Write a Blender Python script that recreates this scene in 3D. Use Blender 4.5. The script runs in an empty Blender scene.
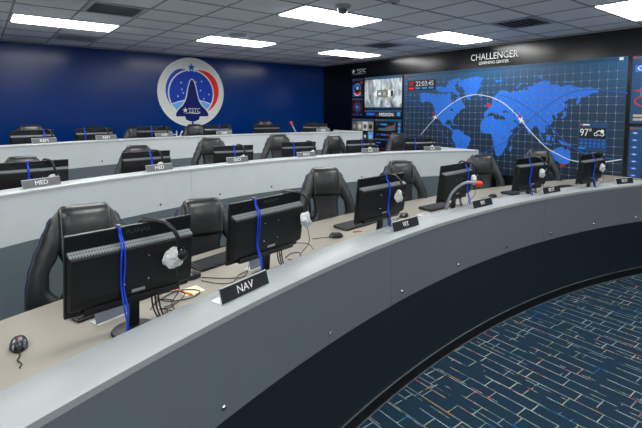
import bpy, bmesh, math, random
from mathutils import Vector, Matrix
C = bpy.context.scene.collection
S = bpy.context.scene
PI = math.pi
rnd = random.Random(4)

# ------------------------------------------------------------------ camera
cam = bpy.data.objects.new('camera', bpy.data.cameras.new('camera'))
C.objects.link(cam)
YAW, PITCH, ROLL, EYE = 0.6582, -0.0711, 0.0029, 1.955
cy_, sy_ = math.cos(YAW), math.sin(YAW)
f0 = Vector((sy_, cy_, 0)); rt = Vector((cy_, -sy_, 0)); up0 = Vector((0, 0, 1))
fw = f0*math.cos(PITCH) + up0*math.sin(PITCH)
up = -f0*math.sin(PITCH) + up0*math.cos(PITCH)
r_ = rt*math.cos(ROLL) + up*math.sin(ROLL)
u_ = -rt*math.sin(ROLL) + up*math.cos(ROLL)
m = Matrix((r_, u_, -fw)).transposed().to_4x4()
m.translation = Vector((0, 0, EYE))
cam.matrix_world = m
cam.data.sensor_width = 36.0
cam.data.lens = 445.53*36/642
cam.data.shift_y = -70.96/642
cam.data.clip_start = 0.05
S.camera = cam

# ------------------------------------------------------------------ world, exposure
w = bpy.data.worlds.new('world'); S.world = w; w.use_nodes = True
w.node_tree.nodes['Background'].inputs[0].default_value = (0.02, 0.022, 0.025, 1)
w.node_tree.nodes['Background'].inputs[1].default_value = 1.0
S.view_settings.view_transform = 'Standard'
S.view_settings.look = 'None'
S.view_settings.gamma = 1
S.view_settings.use_curve_mapping = False
S.view_settings.exposure = 0.32
S.cycles.use_denoising = True
S.cycles.max_bounces = 8
LAMP = 13.0          # strength of the ceiling light diffusers

# ------------------------------------------------------------------ materials
def srgb(r, g, b):
    f = lambda c: (c/255/12.92 if c/255 <= .04045 else ((c/255+.055)/1.055)**2.4)
    return (f(r), f(g), f(b), 1)

def mat(name, rgb, rough=.5, metal=0.0, spec=.5, noise=None, bump=None, emit=0, coat=0, trans=0, alpha=1):
    """rgb in sRGB 0..255; noise=(scale, amount) varies the colour; bump=(scale, strength)."""
    M = bpy.data.materials.new(name); M.use_nodes = True
    nt = M.node_tree; b = nt.nodes['Principled BSDF']
    b.inputs['Base Color'].default_value = srgb(*rgb)
    b.inputs['Roughness'].default_value = rough
    b.inputs['Metallic'].default_value = metal
    b.inputs['Specular IOR Level'].default_value = spec
    b.inputs['Coat Weight'].default_value = coat
    b.inputs['Coat Roughness'].default_value = .1
    b.inputs['Transmission Weight'].default_value = trans
    b.inputs['Alpha'].default_value = alpha
    if emit:
        b.inputs['Emission Color'].default_value = srgb(*rgb)
        b.inputs['Emission Strength'].default_value = emit
    tc = nt.nodes.new('ShaderNodeTexCoord')
    if noise:
        n = nt.nodes.new('ShaderNodeTexNoise'); n.inputs['Scale'].default_value = noise[0]; n.inputs['Detail'].default_value = 5
        nt.links.new(tc.outputs['Object'], n.inputs['Vector'])
        r = nt.nodes.new('ShaderNodeMapRange')
        r.inputs['To Min'].default_value = 1-noise[1]; r.inputs['To Max'].default_value = 1+noise[1]
        nt.links.new(n.outputs['Fac'], r.inputs['Value'])
        h = nt.nodes.new('ShaderNodeHueSaturation'); h.inputs['Color'].default_value = srgb(*rgb)
        nt.links.new(r.outputs['Result'], h.inputs['Value'])
        nt.links.new(h.outputs['Color'], b.inputs['Base Color'])
    if bump:
        n = nt.nodes.new('ShaderNodeTexNoise'); n.inputs['Scale'].default_value = bump[0]; n.inputs['Detail'].default_value = 4
        nt.links.new(tc.outputs['Object'], n.inputs['Vector'])
        bp = nt.nodes.new('ShaderNodeBump'); bp.inputs['Strength'].default_value = bump[1]; bp.inputs['Distance'].default_value = .01
        nt.links.new(n.outputs['Fac'], bp.inputs['Height'])
        nt.links.new(bp.outputs['Normal'], b.inputs['Normal'])
    return M

M = dict(
    blue_wall=mat('blue_wall', (0, 50, 122), .2, spec=.3, bump=(1.6, .3)),
    black_wall=mat('black_wall', (8, 9, 11), .22, spec=.5, bump=(2.0, .3)),
    plain_wall=mat('plain_wall', (190, 194, 198), .7),
    tile=mat('tile', (246, 249, 252), .9, noise=(30, .04), bump=(160, .25)),
    tee=mat('tee', (160, 165, 170), .6),
    fixture=mat('fixture', (170, 174, 178), .5),
    lens=mat('lens', (255, 255, 252), .5, emit=LAMP),
    vent=mat('vent', (200, 206, 212), .5), vent_dark=mat('vent_dark', (34, 38, 44), .8), ledge_pale=mat('ledge_pale', (184, 190, 193), .42),
    laminate=mat('laminate', (160, 167, 169), .42, metal=.0, noise=(9, .05)),
    panel=mat('panel', (214, 220, 223), .5, metal=.0, noise=(7, .05)),  # tone raised to make up for weak light on upright faces
    panel_shaded=mat('panel_shaded', (104, 114, 122), .5, metal=.0, noise=(7, .05)),  # same laminate, with the front desk's dimmer light put into the colour
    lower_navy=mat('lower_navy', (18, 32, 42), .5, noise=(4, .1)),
    lower_grey_shaded=mat('lower_grey_shaded', (103, 115, 121), .5, noise=(5, .06)),  # grey laminate of the two back desks, its shade mixed into the tone
    kick=mat('kick', (7, 8, 10), .45), strip=mat('strip', (120, 124, 128), .35, metal=.6),
    desk=mat('desk', (142, 137, 127), .42, noise=(14, .03)),
    chrome=mat('chrome', (200, 202, 205), .25, metal=1),
    leather=mat('leather', (27, 30, 33), .35, spec=.65, noise=(12, .1), bump=(14, .12)),
    mesh_cloth=mat('mesh_cloth', (40, 38, 38), .85, noise=(60, .2)),
    chair_plastic=mat('chair_plastic', (20, 21, 23), .4),
    stitch=mat('stitch', (120, 123, 126), .7), blue_piping=mat('blue_piping', (16, 34, 84), .5),
    black=mat('black', (17, 19, 21), .36), black_matt=mat('black_matt', (15, 17, 19), .5, spec=.35),
    screen=mat('screen', (8, 9, 11), .15), key=mat('key', (45, 48, 52), .5),
    logo=mat('logo', (78, 88, 92), .35, metal=.4), label_grey=mat('label_grey', (140, 145, 150), .5),
    cord=mat('cord', (22, 70, 215), .55, spec=.3), fluff=mat('fluff', (205, 208, 208), .95, noise=(60, .12), bump=(70, 1.0)),
    plate_black=mat('plate_black', (28, 32, 38), .4), plate_glare=mat('plate_glare', (96, 98, 102), .4),  # middle and rear plates are black; their grey holds the acrylic's glare
    acrylic=mat('acrylic', (206, 212, 214), .15, spec=.6),
    white_ink=mat('white_ink', (235, 238, 238), .6),
    card=mat('card', (120, 128, 140), .35), white_paper=mat('white_paper', (216, 220, 224), .7),
    note=mat('note', (240, 232, 196), .8), orange=mat('orange', (236, 132, 30), .5),
    red_led=mat('red_led', (235, 40, 30), .5), grey_flex=mat('grey_flex', (150, 156, 160), .3, metal=.5),
    mouse_top=mat('mouse_top', (74, 80, 88), .22, coat=.5), cable=mat('cable', (20, 20, 22), .5),
    bulb_cover=mat('bulb_cover', (90, 96, 102), .1, coat=1),
    # prints on the walls
    p_white=mat('p_white', (228, 232, 230), .4), p_blue=mat('p_blue', (14, 82, 205), .4, spec=.2), p_navy=mat('p_navy', (0, 22, 104), .4, spec=.2),
    p_disc=mat('p_disc', (8, 66, 190), .4, spec=.2), p_red=mat('p_red', (246, 36, 26), .4, spec=.25), p_sky=mat('p_sky', (96, 182, 255), .4),
    land=mat('land', (26, 116, 232), .45, noise=(3, .05)), sea=mat('sea', (16, 42, 66), .45),
    line=mat('line', (88, 110, 126), .5), knot=mat('knot', (140, 158, 170), .5), arc=mat('arc', (215, 222, 226), .5), orbit=mat('orbit', (28, 84, 176), .5),
    head=mat('head', (26, 78, 112), .45), p_dark=mat('p_dark', (9, 15, 24), .4), p_mid=mat('p_mid', (22, 66, 108), .4),
    p_cyan=mat('p_cyan', (52, 150, 220), .4), p_btn=mat('p_btn', (40, 105, 215), .4), p_tan=mat('p_tan', (170, 160, 140), .5),
    p_grey=mat('p_grey', (92, 100, 110), .5), p_lred=mat('p_lred', (190, 36, 40), .4),
)

def vent_mesh_mat():
    mm = mat('perforated', (110, 116, 120), .35, metal=.3); nt = mm.node_tree; b = nt.nodes['Principled BSDF']
    tc = nt.nodes.new('ShaderNodeTexCoord'); mp = nt.nodes.new('ShaderNodeMapping')
    mp.inputs['Scale'].default_value = (95, 60, 130)
    v = nt.nodes.new('ShaderNodeTexVoronoi'); v.inputs['Randomness'].default_value = 0; v.inputs['Scale'].default_value = 1
    cr = nt.nodes.new('ShaderNodeValToRGB'); cr.color_ramp.elements[0].position = .30; cr.color_ramp.elements[1].position = .42
    cr.color_ramp.elements[0].color = srgb(30, 32, 34); cr.color_ramp.elements[1].color = srgb(120, 126, 130)
    nt.links.new(tc.outputs['Object'], mp.inputs['Vector']); nt.links.new(mp.outputs['Vector'], v.inputs['Vector'])
    nt.links.new(v.outputs['Distance'], cr.inputs['Fac']); nt.links.new(cr.outputs['Color'], b.inputs['Base Color'])
    return mm
M['perforated'] = vent_mesh_mat()

def carpet_mat():
    mm = mat('carpet', (22, 44, 62), .95, spec=.1); nt = mm.node_tree; b = nt.nodes['Principled BSDF']; L = nt.links
    tc = nt.nodes.new('ShaderNodeTexCoord')
    sep = nt.nodes.new('ShaderNodeSeparateXYZ'); L.new(tc.outputs['Object'], sep.inputs[0])
    com = nt.nodes.new('ShaderNodeCombineXYZ'); L.new(sep.outputs['Y'], com.inputs['X']); L.new(sep.outputs['X'], com.inputs['Y'])
    base = nt.nodes.new('ShaderNodeTexNoise'); base.inputs['Scale'].default_value = 260; base.inputs['Detail'].default_value = 2
    L.new(tc.outputs['Object'], base.inputs['Vector'])
    cr0 = nt.nodes.new('ShaderNodeValToRGB'); cr0.color_ramp.elements[0].color = srgb(16, 34, 50); cr0.color_ramp.elements[1].color = srgb(38, 64, 82)
    cr0.color_ramp.elements[0].position = .35; cr0.color_ramp.elements[1].position = .68
    L.new(base.outputs['Fac'], cr0.inputs['Fac'])
    cur = cr0.outputs['Color']
    for k, (bw, rh, off, sh, ms) in enumerate([(.34, .112, .37, (0, 0, 0), .0038), (.52, .197, .61, (.13, .05, 0), .0034)]):
        mp = nt.nodes.new('ShaderNodeMapping'); mp.inputs['Location'].default_value = sh
        L.new(com.outputs[0], mp.inputs['Vector'])
        br = nt.nodes.new('ShaderNodeTexBrick'); br.offset = off; br.offset_frequency = 2; br.squash = .62; br.squash_frequency = 3
        for s, v in (('Scale', 1), ('Mortar Size', ms), ('Mortar Smooth', .1), ('Bias', 0), ('Brick Width', bw), ('Row Height', rh)):
            br.inputs[s].default_value = v
        L.new(mp.outputs['Vector'], br.inputs['Vector'])
        # which stretches of the yarn line show, and their colour
        n1 = nt.nodes.new('ShaderNodeTexNoise'); n1.inputs['Scale'].default_value = 5.5 + k*2; n1.inputs['Detail'].default_value = 1
        mp2 = nt.nodes.new('ShaderNodeMapping'); mp2.inputs['Location'].default_value = (7*k+3, 2, 5); L.new(tc.outputs['Object'], mp2.inputs['Vector'])
        L.new(mp2.outputs['Vector'], n1.inputs['Vector'])
        thr = nt.nodes.new('ShaderNodeMapRange'); thr.inputs['From Min'].default_value = .36 + .1*k; thr.inputs['From Max'].default_value = .42 + .1*k
        L.new(n1.outputs['Fac'], thr.inputs['Value'])
        n2 = nt.nodes.new('ShaderNodeTexNoise'); n2.inputs['Scale'].default_value = 2.6; n2.inputs['Detail'].default_value = 3.5
        mp3 = nt.nodes.new('ShaderNodeMapping'); mp3.inputs['Location'].default_value = (11, 5*k, 9); L.new(tc.outputs['Object'], mp3.inputs['Vector'])
        L.new(mp3.outputs['Vector'], n2.inputs['Vector'])
        cr = nt.nodes.new('ShaderNodeValToRGB'); cr.color_ramp.interpolation = 'CONSTANT'
        cols = [(0, (40, 90, 180)), (.36, (96, 136, 130)), (.42, (176, 170, 124)), (.46, (140, 160, 166)), (.52, (176, 186, 180)),
                (.585, (190, 104, 86)), (.608, (126, 158, 156)), (.66, (190, 156, 104))]
        el = cr.color_ramp.elements
        el[0].position = 0; el[0].color = srgb(*cols[0][1]); el[1].position = cols[1][0]; el[1].color = srgb(*cols[1][1])
        for p_, c_ in cols[2:]:
            e = el.new(p_); e.color = srgb(*c_)
        L.new(n2.outputs['Fac'], cr.inputs['Fac'])
        # stippled yarn
        n3 = nt.nodes.new('ShaderNodeTexNoise'); n3.inputs['Scale'].default_value = 170; L.new(tc.outputs['Object'], n3.inputs['Vector'])
        st = nt.nodes.new('ShaderNodeMapRange'); st.inputs['From Min'].default_value = .38; st.inputs['From Max'].default_value = .55
        st.inputs['To Min'].default_value = .35
        L.new(n3.outputs['Fac'], st.inputs['Value'])
        m1 = nt.nodes.new('ShaderNodeMath'); m1.operation = 'MULTIPLY'; L.new(br.outputs['Fac'], m1.inputs[0]); L.new(thr.outputs[0], m1.inputs[1])
        m2 = nt.nodes.new('ShaderNodeMath'); m2.operation = 'MULTIPLY'; L.new(m1.outputs[0], m2.inputs[0]); L.new(st.outputs[0], m2.inputs[1])
        mx = nt.nodes.new('ShaderNodeMix'); mx.data_type = 'RGBA'
        L.new(m2.outputs[0], mx.inputs['Factor']); L.new(cur, mx.inputs['A']); L.new(cr.outputs['Color'], mx.inputs['B'])
        cur = mx.outputs['Result']
    L.new(cur, b.inputs['Base Color'])
    return mm
M['carpet'] = carpet_mat()

def cloud_mat():
    mm = mat('cloud_picture', (120, 130, 140), .5); nt = mm.node_tree; b = nt.nodes['Principled BSDF']; L = nt.links
    tc = nt.nodes.new('ShaderNodeTexCoord'); mp = nt.nodes.new('ShaderNodeMapping'); mp.inputs['Scale'].default_value = (1, 2.6, 1.3)
    n = nt.nodes.new('ShaderNodeTexNoise'); n.inputs['Scale'].default_value = 2.3; n.inputs['Detail'].default_value = 7; n.inputs['Distortion'].default_value = 1.2
    cr = nt.nodes.new('ShaderNodeValToRGB'); cr.color_ramp.elements[0].position = .36; cr.color_ramp.elements[1].position = .64
    cr.color_ramp.elements[0].color = srgb(60, 82, 98); cr.color_ramp.elements[1].color = srgb(206, 214, 218)
    L.new(tc.outputs['Object'], mp.inputs['Vector']); L.new(mp.outputs['Vector'], n.inputs['Vector']); L.new(n.outputs['Fac'], cr.inputs['Fac'])
    L.new(cr.outputs['Color'], b.inputs['Base Color'])
    return mm
M['cloud'] = cloud_mat()

def mural_mat():
    """dark sea with fine sub-grid; paler towards the top, part printed gradient, part glare put into the colour"""
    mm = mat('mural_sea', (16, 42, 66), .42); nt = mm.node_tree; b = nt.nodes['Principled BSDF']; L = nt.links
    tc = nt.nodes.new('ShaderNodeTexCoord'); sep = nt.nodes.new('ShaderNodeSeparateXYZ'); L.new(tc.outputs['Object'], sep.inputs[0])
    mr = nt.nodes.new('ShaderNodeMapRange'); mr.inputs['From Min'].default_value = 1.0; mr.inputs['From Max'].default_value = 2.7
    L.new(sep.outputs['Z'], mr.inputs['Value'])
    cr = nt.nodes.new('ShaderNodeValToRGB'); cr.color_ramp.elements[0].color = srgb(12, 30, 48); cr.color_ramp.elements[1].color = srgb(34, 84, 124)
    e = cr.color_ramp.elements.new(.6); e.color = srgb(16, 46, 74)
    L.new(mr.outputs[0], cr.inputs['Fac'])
    com = nt.nodes.new('ShaderNodeCombineXYZ'); L.new(sep.outputs['Y'], com.inputs['X']); L.new(sep.outputs['Z'], com.inputs['Y'])
    br = nt.nodes.new('ShaderNodeTexBrick'); br.offset = 0
    for s, v in (('Scale', 1), ('Mortar Size', .0035), ('Mortar Smooth', .1), ('Brick Width', .0227), ('Row Height', .0227)):
        br.inputs[s].default_value = v
    L.new(com.outputs[0], br.inputs['Vector'])
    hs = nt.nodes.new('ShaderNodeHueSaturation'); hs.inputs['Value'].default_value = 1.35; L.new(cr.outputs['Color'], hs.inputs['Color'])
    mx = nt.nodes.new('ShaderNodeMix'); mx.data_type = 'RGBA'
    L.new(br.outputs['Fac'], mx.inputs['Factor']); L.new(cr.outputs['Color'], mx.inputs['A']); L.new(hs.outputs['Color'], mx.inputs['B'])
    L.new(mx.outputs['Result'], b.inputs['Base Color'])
    return mm
M['mural'] = mural_mat()

# ------------------------------------------------------------------ mesh helpers
class MB:
    def __init__(s): s.v = []; s.f = []
    def box(s, lo, hi, mtx=None, bevel=0):
        x0, y0, z0 = lo; x1, y1, z1 = hi
        n = len(s.v)
        vs = [(x0,y0,z0),(x1,y0,z0),(x1,y1,z0),(x0,y1,z0),(x0,y0,z1),(x1,y0,z1),(x1,y1,z1),(x0,y1,z1)]
        if mtx: vs = [tuple(mtx @ Vector(v)) for v in vs]
        s.v += vs
        s.f += [tuple(n+i for i in q) for q in ((0,3,2,1),(4,5,6,7),(0,1,5,4),(1,2,6,5),(2,3,7,6),(3,0,4,7))]
        return s
    def prism(s, pts, axis, a, b):
        """extrude a 2D outline between a and b; axis is the extrusion axis"""
        n = len(s.v); k = len(pts)
        def P(p, t):
            return {'z': (p[0], p[1], t), 'y': (p[0], t, p[1]), 'x': (t, p[0], p[1])}[axis]
        s.v += [P(p, a) for p in pts] + [P(p, b) for p in pts]
        s.f += [tuple(range(n, n+k))[::-1], tuple(range(n+k, n+2*k))]
        s.f += [(n+i, n+(i+1) % k, n+k+(i+1) % k, n+k+i) for i in range(k)]
        return s
    def tube(s, path, r, seg=8, cap=True, closed=False):
        path = [Vector(p) for p in path]; N = len(path); n = len(s.v)
        rr = r if isinstance(r, (list, tuple)) else [r]*N
        prev = None
        for i, p in enumerate(path):
            if closed: t = path[(i+1) % N]-path[i-1]
            else: t = path[min(i+1, N-1)]-path[max(i-1, 0)]
            if t.length < 1e-9: t = Vector((0, 0, 1))
            t.normalize()
            if prev is None:
                a = Vector((0, 0, 1)) if abs(t.z) < .9 else Vector((1, 0, 0))
                nx = t.cross(a).normalized()
            else:
                nx = (prev - t*prev.dot(t)); nx = nx.normalized() if nx.length > 1e-6 else t.orthogonal().normalized()
            prev = nx; ny = t.cross(nx)
            q = rr[i]; qa, qb = q if isinstance(q, tuple) else (q, q)
            for k in range(seg):
                a = 2*PI*k/seg
                s.v.append(tuple(p + nx*math.cos(a)*qa + ny*math.sin(a)*qb))
        for i in range(N if closed else N-1):
            j = (i+1) % N
            for k in range(seg):
                s.f.append((n+i*seg+k, n+i*seg+(k+1) % seg, n+j*seg+(k+1) % seg, n+j*seg+k))
        if cap and not closed:
            s.f.append(tuple(n+k for k in range(seg))[::-1]); s.f.append(tuple(n+(N-1)*seg+k for k in range(seg)))
        return s
    def lathe(s, prof, c=(0, 0, 0), seg=20, mtx=None):
        n = len(s.v); k = len(prof)
        for i in range(seg):
            a = 2*PI*i/seg
            for r, z in prof:
                v = Vector((r*math.cos(a), r*math.sin(a), z))
                if mtx: v = mtx @ v
                s.v.append((c[0]+v.x, c[1]+v.y, c[2]+v.z))
        for i in range(seg):
            j = (i+1) % seg
            for q in range(k-1):
                s.f.append((n+i*k+q, n+j*k+q, n+j*k+q+1, n+i*k+q+1))
        s.f.append(tuple(n+i*k for i in range(seg))[::-1]); s.f.append(tuple(n+i*k+k-1 for i in range(seg)))
        return s
    def grid(s, fn, nu, nv, thick=None):
        """closed-in-u surface sheet helper: fn(u,v) -> point"""
        n = len(s.v)
        for j in range(nv+1):
            for i in range(nu+1): s.v.append(tuple(fn(i/nu, j/nv)))
        for j in range(nv):
            for i in range(nu):
                a = n+j*(nu+1)+i
                s.f.append((a, a+1, a+nu+2, a+nu+1))
        return s
    def build(s, name, material, parent=None, smooth=False, bevel=0, stuff=False, autos=None):
        me = bpy.data.meshes.new(name); me.from_pydata(s.v, [], s.f); me.validate()
        bm = bmesh.new(); bm.from_mesh(me)
        bmesh.ops.recalc_face_normals(bm, faces=bm.faces)
        if bevel:
            bmesh.ops.bevel(bm, geom=[e for e in bm.edges if e.calc_face_angle(0) > .6], offset=bevel, segments=2, profile=.6, affect='EDGES', clamp_overlap=True)
        if smooth:
            for f in bm.faces: f.smooth = True
            for e in bm.edges:
                if e.is_manifold and e.calc_face_angle(0) > .7: e.smooth = False
        bm.to_mesh(me); bm.free()
        o = bpy.data.objects.new(name, me); C.objects.link(o)
        me.materials.append(M[material] if isinstance(material, str) else material)
        if parent: o.parent = parent
        if stuff: o['kind'] = 'stuff'
        return o

def thing(name, label, cat, loc=(0, 0, 0), rz=0, group=None):
    o = bpy.data.objects.new(name, None); C.objects.link(o)
    o.empty_display_size = .1
    o.location = loc; o.rotation_euler = (0, 0, rz)
    o['label'] = label; o['category'] = cat
    if group: o['group'] = group
    return o
def tag(o, label, cat, group=None):
    o['label'] = label; o['category'] = cat
    if group: o['group'] = group
    return o
def struct(o): o['kind'] = 'structure'; return o
def dup(root, loc, rz, label, group=None):
    def cp(o, par):
        c = o.copy(); C.objects.link(c)
        if par: c.parent = par
        for ch in o.children: cp(ch, c)
        return c
    r = cp(root, None)
    r.location = loc; r.rotation_euler = (0, 0, rz); r['label'] = label
    if group: r['group'] = group
    return r
def text(name, body, size, material, parent, mtx, width=None, ext=.0006, label=None):
    cu = bpy.data.curves.new(name, 'FONT'); cu.body = body; cu.size = size; cu.extrude = ext
    cu.align_x = 'CENTER'; cu.align_y = 'CENTER'; cu.resolution_u = 3
    cu.materials.append(M[material])
    o = bpy.data.objects.new(name, cu); C.objects.link(o)
    if width:
        bpy.context.view_layer.update()
        sx = width/max(o.dimensions.x, 1e-4)
        mtx = mtx @ Matrix.Diagonal((sx, 1, 1, 1))
    bpy.context.view_layer.update()
    me = bpy.data.meshes.new_from_object(o.evaluated_get(bpy.context.evaluated_depsgraph_get()))
    bpy.data.objects.remove(o); bpy.data.curves.remove(cu)
    o = bpy.data.objects.new(name, me); C.objects.link(o); me.name = name
    o.parent = parent; o.matrix_local = mtx
    return o
def smooth_path(pts, n=6):
    """Catmull-Rom through points"""
    P = [Vector(p) for p in pts]; out = []
    for i in range(len(P)-1):
        a = P[max(i-1, 0)]; b = P[i]; c = P[i+1]; d = P[min(i+2, len(P)-1)]
        for k in range(n):
            t = k/n
            out.append(.5*((2*b)+(c-a)*t+(2*a-5*b+4*c-d)*t*t+(3*b-a-3*c+d)*t**3))
    out.append(P[-1]); return out
LAND = {
 'north_america': [(5.741, 2.298), (5.712, 2.32), (5.556, 2.315), (5.39, 2.288), (5.252, 2.284), (5.124, 2.271), (5.074, 2.306), (5.019, 2.277), (5.027, 2.186), (4.982, 2.131), (4.938, 2.094), (4.919, 2.166), (4.899, 2.22), (4.836, 2.236), (4.792, 2.164), (4.749, 2.092), (4.716, 2.021), (4.788, 2.003), (4.822, 1.971), (4.89, 1.913), (4.931, 1.864), (4.977, 1.799), (4.971, 1.748), (5.002, 1.757), (5.029, 1.81), (5.106, 1.797), (5.133, 1.736), (5.101, 1.69), (5.057, 1.7), (5.025, 1.736), (5.014, 1.72), (5.03, 1.674), (4.961, 1.619), (4.989, 1.609), (5.033, 1.637), (5.089, 1.672), (5.191, 1.706), (5.261, 1.789), (5.332, 1.848), (5.388, 1.948), (5.397, 2.033), (5.424, 2.092), (5.523, 2.148), (5.624, 2.15), (5.677, 2.116), (5.722, 2.151), (5.739, 2.22)],
 'arctic_islands': [(5.378, 2.372), (5.365, 2.428), (5.256, 2.432), (5.165, 2.392), (5.122, 2.445), (5.079, 2.503), (5.004, 2.543), (4.879, 2.556), (4.81, 2.554), (4.886, 2.506), (4.948, 2.428), (4.924, 2.346), (4.837, 2.272), (4.878, 2.237), (4.966, 2.312), (5.052, 2.314), (5.162, 2.309), (5.275, 2.322)],
 'greenland': [(4.894, 2.474), (4.809, 2.52), (4.641, 2.554), (4.483, 2.566), (4.367, 2.53), (4.422, 2.465), (4.429, 2.38), (4.466, 2.33), (4.513, 2.259), (4.611, 2.222), (4.649, 2.161), (4.701, 2.189), (4.723, 2.269), (4.746, 2.331), (4.799, 2.395), (4.884, 2.443)],
 'iceland': [(4.458, 2.247), (4.425, 2.255), (4.381, 2.242), (4.414, 2.205), (4.443, 2.209)],
 'svalbard': [(4.161, 2.489), (4.089, 2.478), (4.018, 2.489), (4.045, 2.443), (4.097, 2.457), (4.129, 2.437)],
 'cuba': [(5.004, 1.744), (4.927, 1.728), (4.874, 1.709), (4.884, 1.696), (4.96, 1.719)],
 'south_america': [(4.946, 1.63), (4.861, 1.637), (4.776, 1.604), (4.712, 1.544), (4.603, 1.508), (4.591, 1.457), (4.635, 1.371), (4.68, 1.285), (4.743, 1.197), (4.782, 1.085), (4.81, 0.992), (4.863, 0.968), (4.867, 1.114), (4.887, 1.281), (4.917, 1.376), (4.98, 1.459), (4.986, 1.523), (4.96, 1.597)],
 'africa': [(4.345, 1.855), (4.28, 1.876), (4.172, 1.888), (4.14, 1.838), (4.052, 1.821), (3.96, 1.822), (3.937, 1.775), (3.894, 1.691), (3.861, 1.633), (3.811, 1.628), (3.849, 1.578), (3.899, 1.517), (3.901, 1.429), (3.944, 1.351), (4.002, 1.24), (4.064, 1.208), (4.101, 1.23), (4.142, 1.356), (4.157, 1.424), (4.151, 1.474), (4.185, 1.531), (4.194, 1.58), (4.27, 1.587), (4.359, 1.583), (4.41, 1.652), (4.4, 1.765)],
 'madagascar': [(3.853, 1.395), (3.819, 1.416), (3.822, 1.359), (3.85, 1.303), (3.873, 1.326)],
 'united_kingdom': [(4.297, 2.121), (4.268, 2.095), (4.229, 2.036), (4.275, 2.022), (4.286, 2.07)],
 'ireland': [(4.348, 2.07), (4.315, 2.079), (4.317, 2.036), (4.342, 2.036)],
 'eurasia': [(4.344, 1.944), (4.346, 1.884), (4.312, 1.874), (4.258, 1.916), (4.206, 1.95), (4.161, 1.945), (4.118, 1.896), (4.102, 1.91), (4.119, 1.945), (4.077, 1.907), (4.033, 1.882), (4.007, 1.897), (3.95, 1.85), (3.949, 1.813), (3.923, 1.756), (3.904, 1.717), (3.862, 1.646), (3.813, 1.672), (3.731, 1.741), (3.747, 1.782), (3.786, 1.786), (3.822, 1.826), (3.798, 1.83), (3.737, 1.787), (3.69, 1.774), (3.632, 1.753), (3.596, 1.71), (3.571, 1.644), (3.54, 1.588), (3.516, 1.668), (3.474, 1.735), (3.43, 1.737), (3.393, 1.672), (3.37, 1.596), (3.336, 1.554), (3.359, 1.609), (3.35, 1.652), (3.317, 1.621), (3.285, 1.655), (3.299, 1.708), (3.288, 1.74), (3.217, 1.764), (3.178, 1.817), (3.188, 1.859), (3.208, 1.906), (3.181, 1.912), (3.157, 1.897), (3.136, 1.856), (3.115, 1.865), (3.132, 1.917), (3.119, 1.934), (3.08, 1.955), (3.048, 1.977), (3.034, 1.99), (3.004, 2.058), (3.038, 2.094), (2.974, 2.144), (2.887, 2.151), (2.847, 2.166), (2.871, 2.1), (2.85, 2.049), (2.82, 2.108), (2.806, 2.165), (2.753, 2.172), (2.685, 2.204), (2.649, 2.227), (2.596, 2.226), (2.582, 2.254), (2.628, 2.284), (2.689, 2.307), (2.805, 2.299), (2.901, 2.327), (2.982, 2.357), (3.097, 2.328), (3.136, 2.367), (3.257, 2.373), (3.25, 2.417), (3.33, 2.438), (3.418, 2.415), (3.535, 2.359), (3.6, 2.352), (3.59, 2.288), (3.614, 2.284), (3.657, 2.355), (3.66, 2.307), (3.717, 2.3), (3.834, 2.277), (3.894, 2.269), (3.977, 2.309), (4.047, 2.312), (4.13, 2.246), (4.202, 2.171), (4.2, 2.113), (4.21, 2.072), (4.274, 1.995)],
 'novaya_zemlya': [(3.792, 2.341), (3.736, 2.394), (3.64, 2.426), (3.743, 2.368), (3.761, 2.321)],
 'severnaya': [(3.44, 2.507), (3.394, 2.513), (3.385, 2.477), (3.331, 2.456), (3.407, 2.468)],
 'siberian_islands': [(3.034, 2.411), (2.927, 2.394), (2.931, 2.381), (3.021, 2.388)],
 'japan': [(3.026, 1.977), (2.993, 1.955), (2.999, 1.896), (3.057, 1.854), (3.072, 1.875), (3.031, 1.911)],
 'sakhalin': [(3.002, 2.087), (2.985, 2.072), (2.988, 1.999), (3.006, 2.014)],
 'sumatra': [(3.394, 1.629), (3.376, 1.63), (3.313, 1.525), (3.324, 1.496)],
 'java': [(3.324, 1.493), (3.187, 1.463), (3.187, 1.448), (3.324, 1.472)],
 'borneo': [(3.274, 1.573), (3.223, 1.613), (3.207, 1.583), (3.227, 1.514), (3.28, 1.526)],
 'sulawesi': [(3.191, 1.561), (3.155, 1.571), (3.174, 1.509), (3.189, 1.516)],
 'philippines': [(3.189, 1.705), (3.167, 1.699), (3.142, 1.617), (3.172, 1.638), (3.188, 1.668)],
 'new_guinea': [(3.104, 1.543), (3.044, 1.524), (2.96, 1.49), (2.906, 1.443), (2.984, 1.46), (3.042, 1.472), (3.079, 1.507)],
 'australia': [(3.227, 1.338), (3.198, 1.363), (3.119, 1.414), (3.069, 1.433), (3.012, 1.433), (3.003, 1.4), (2.968, 1.402), (2.955, 1.433), (2.924, 1.353), (2.905, 1.296), (2.932, 1.205), (3.001, 1.161), (3.059, 1.193), (3.119, 1.225), (3.192, 1.203), (3.202, 1.256)],
}
SEA = {
 'black_sea': [(4.0, 1.96), (3.966, 1.985), (3.903, 1.952), (3.92, 1.936), (3.99, 1.935)],
 'caspian_sea': [(3.823, 1.975), (3.793, 1.985), (3.777, 1.899), (3.804, 1.904)],
 'great_lakes': [(5.05, 2.011), (4.978, 2.005), (4.967, 1.967), (5.021, 1.985)],
 'baltic_sea': [(4.079, 2.184), (4.039, 2.236), (4.061, 2.18), (4.086, 2.126), (4.122, 2.115)],
 'lake': [(3.986, 1.539), (3.95, 1.537), (3.967, 1.515)],
 'lake2': [(5.354, 2.258), (5.319, 2.258), (5.33, 2.23)],
}
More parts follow.
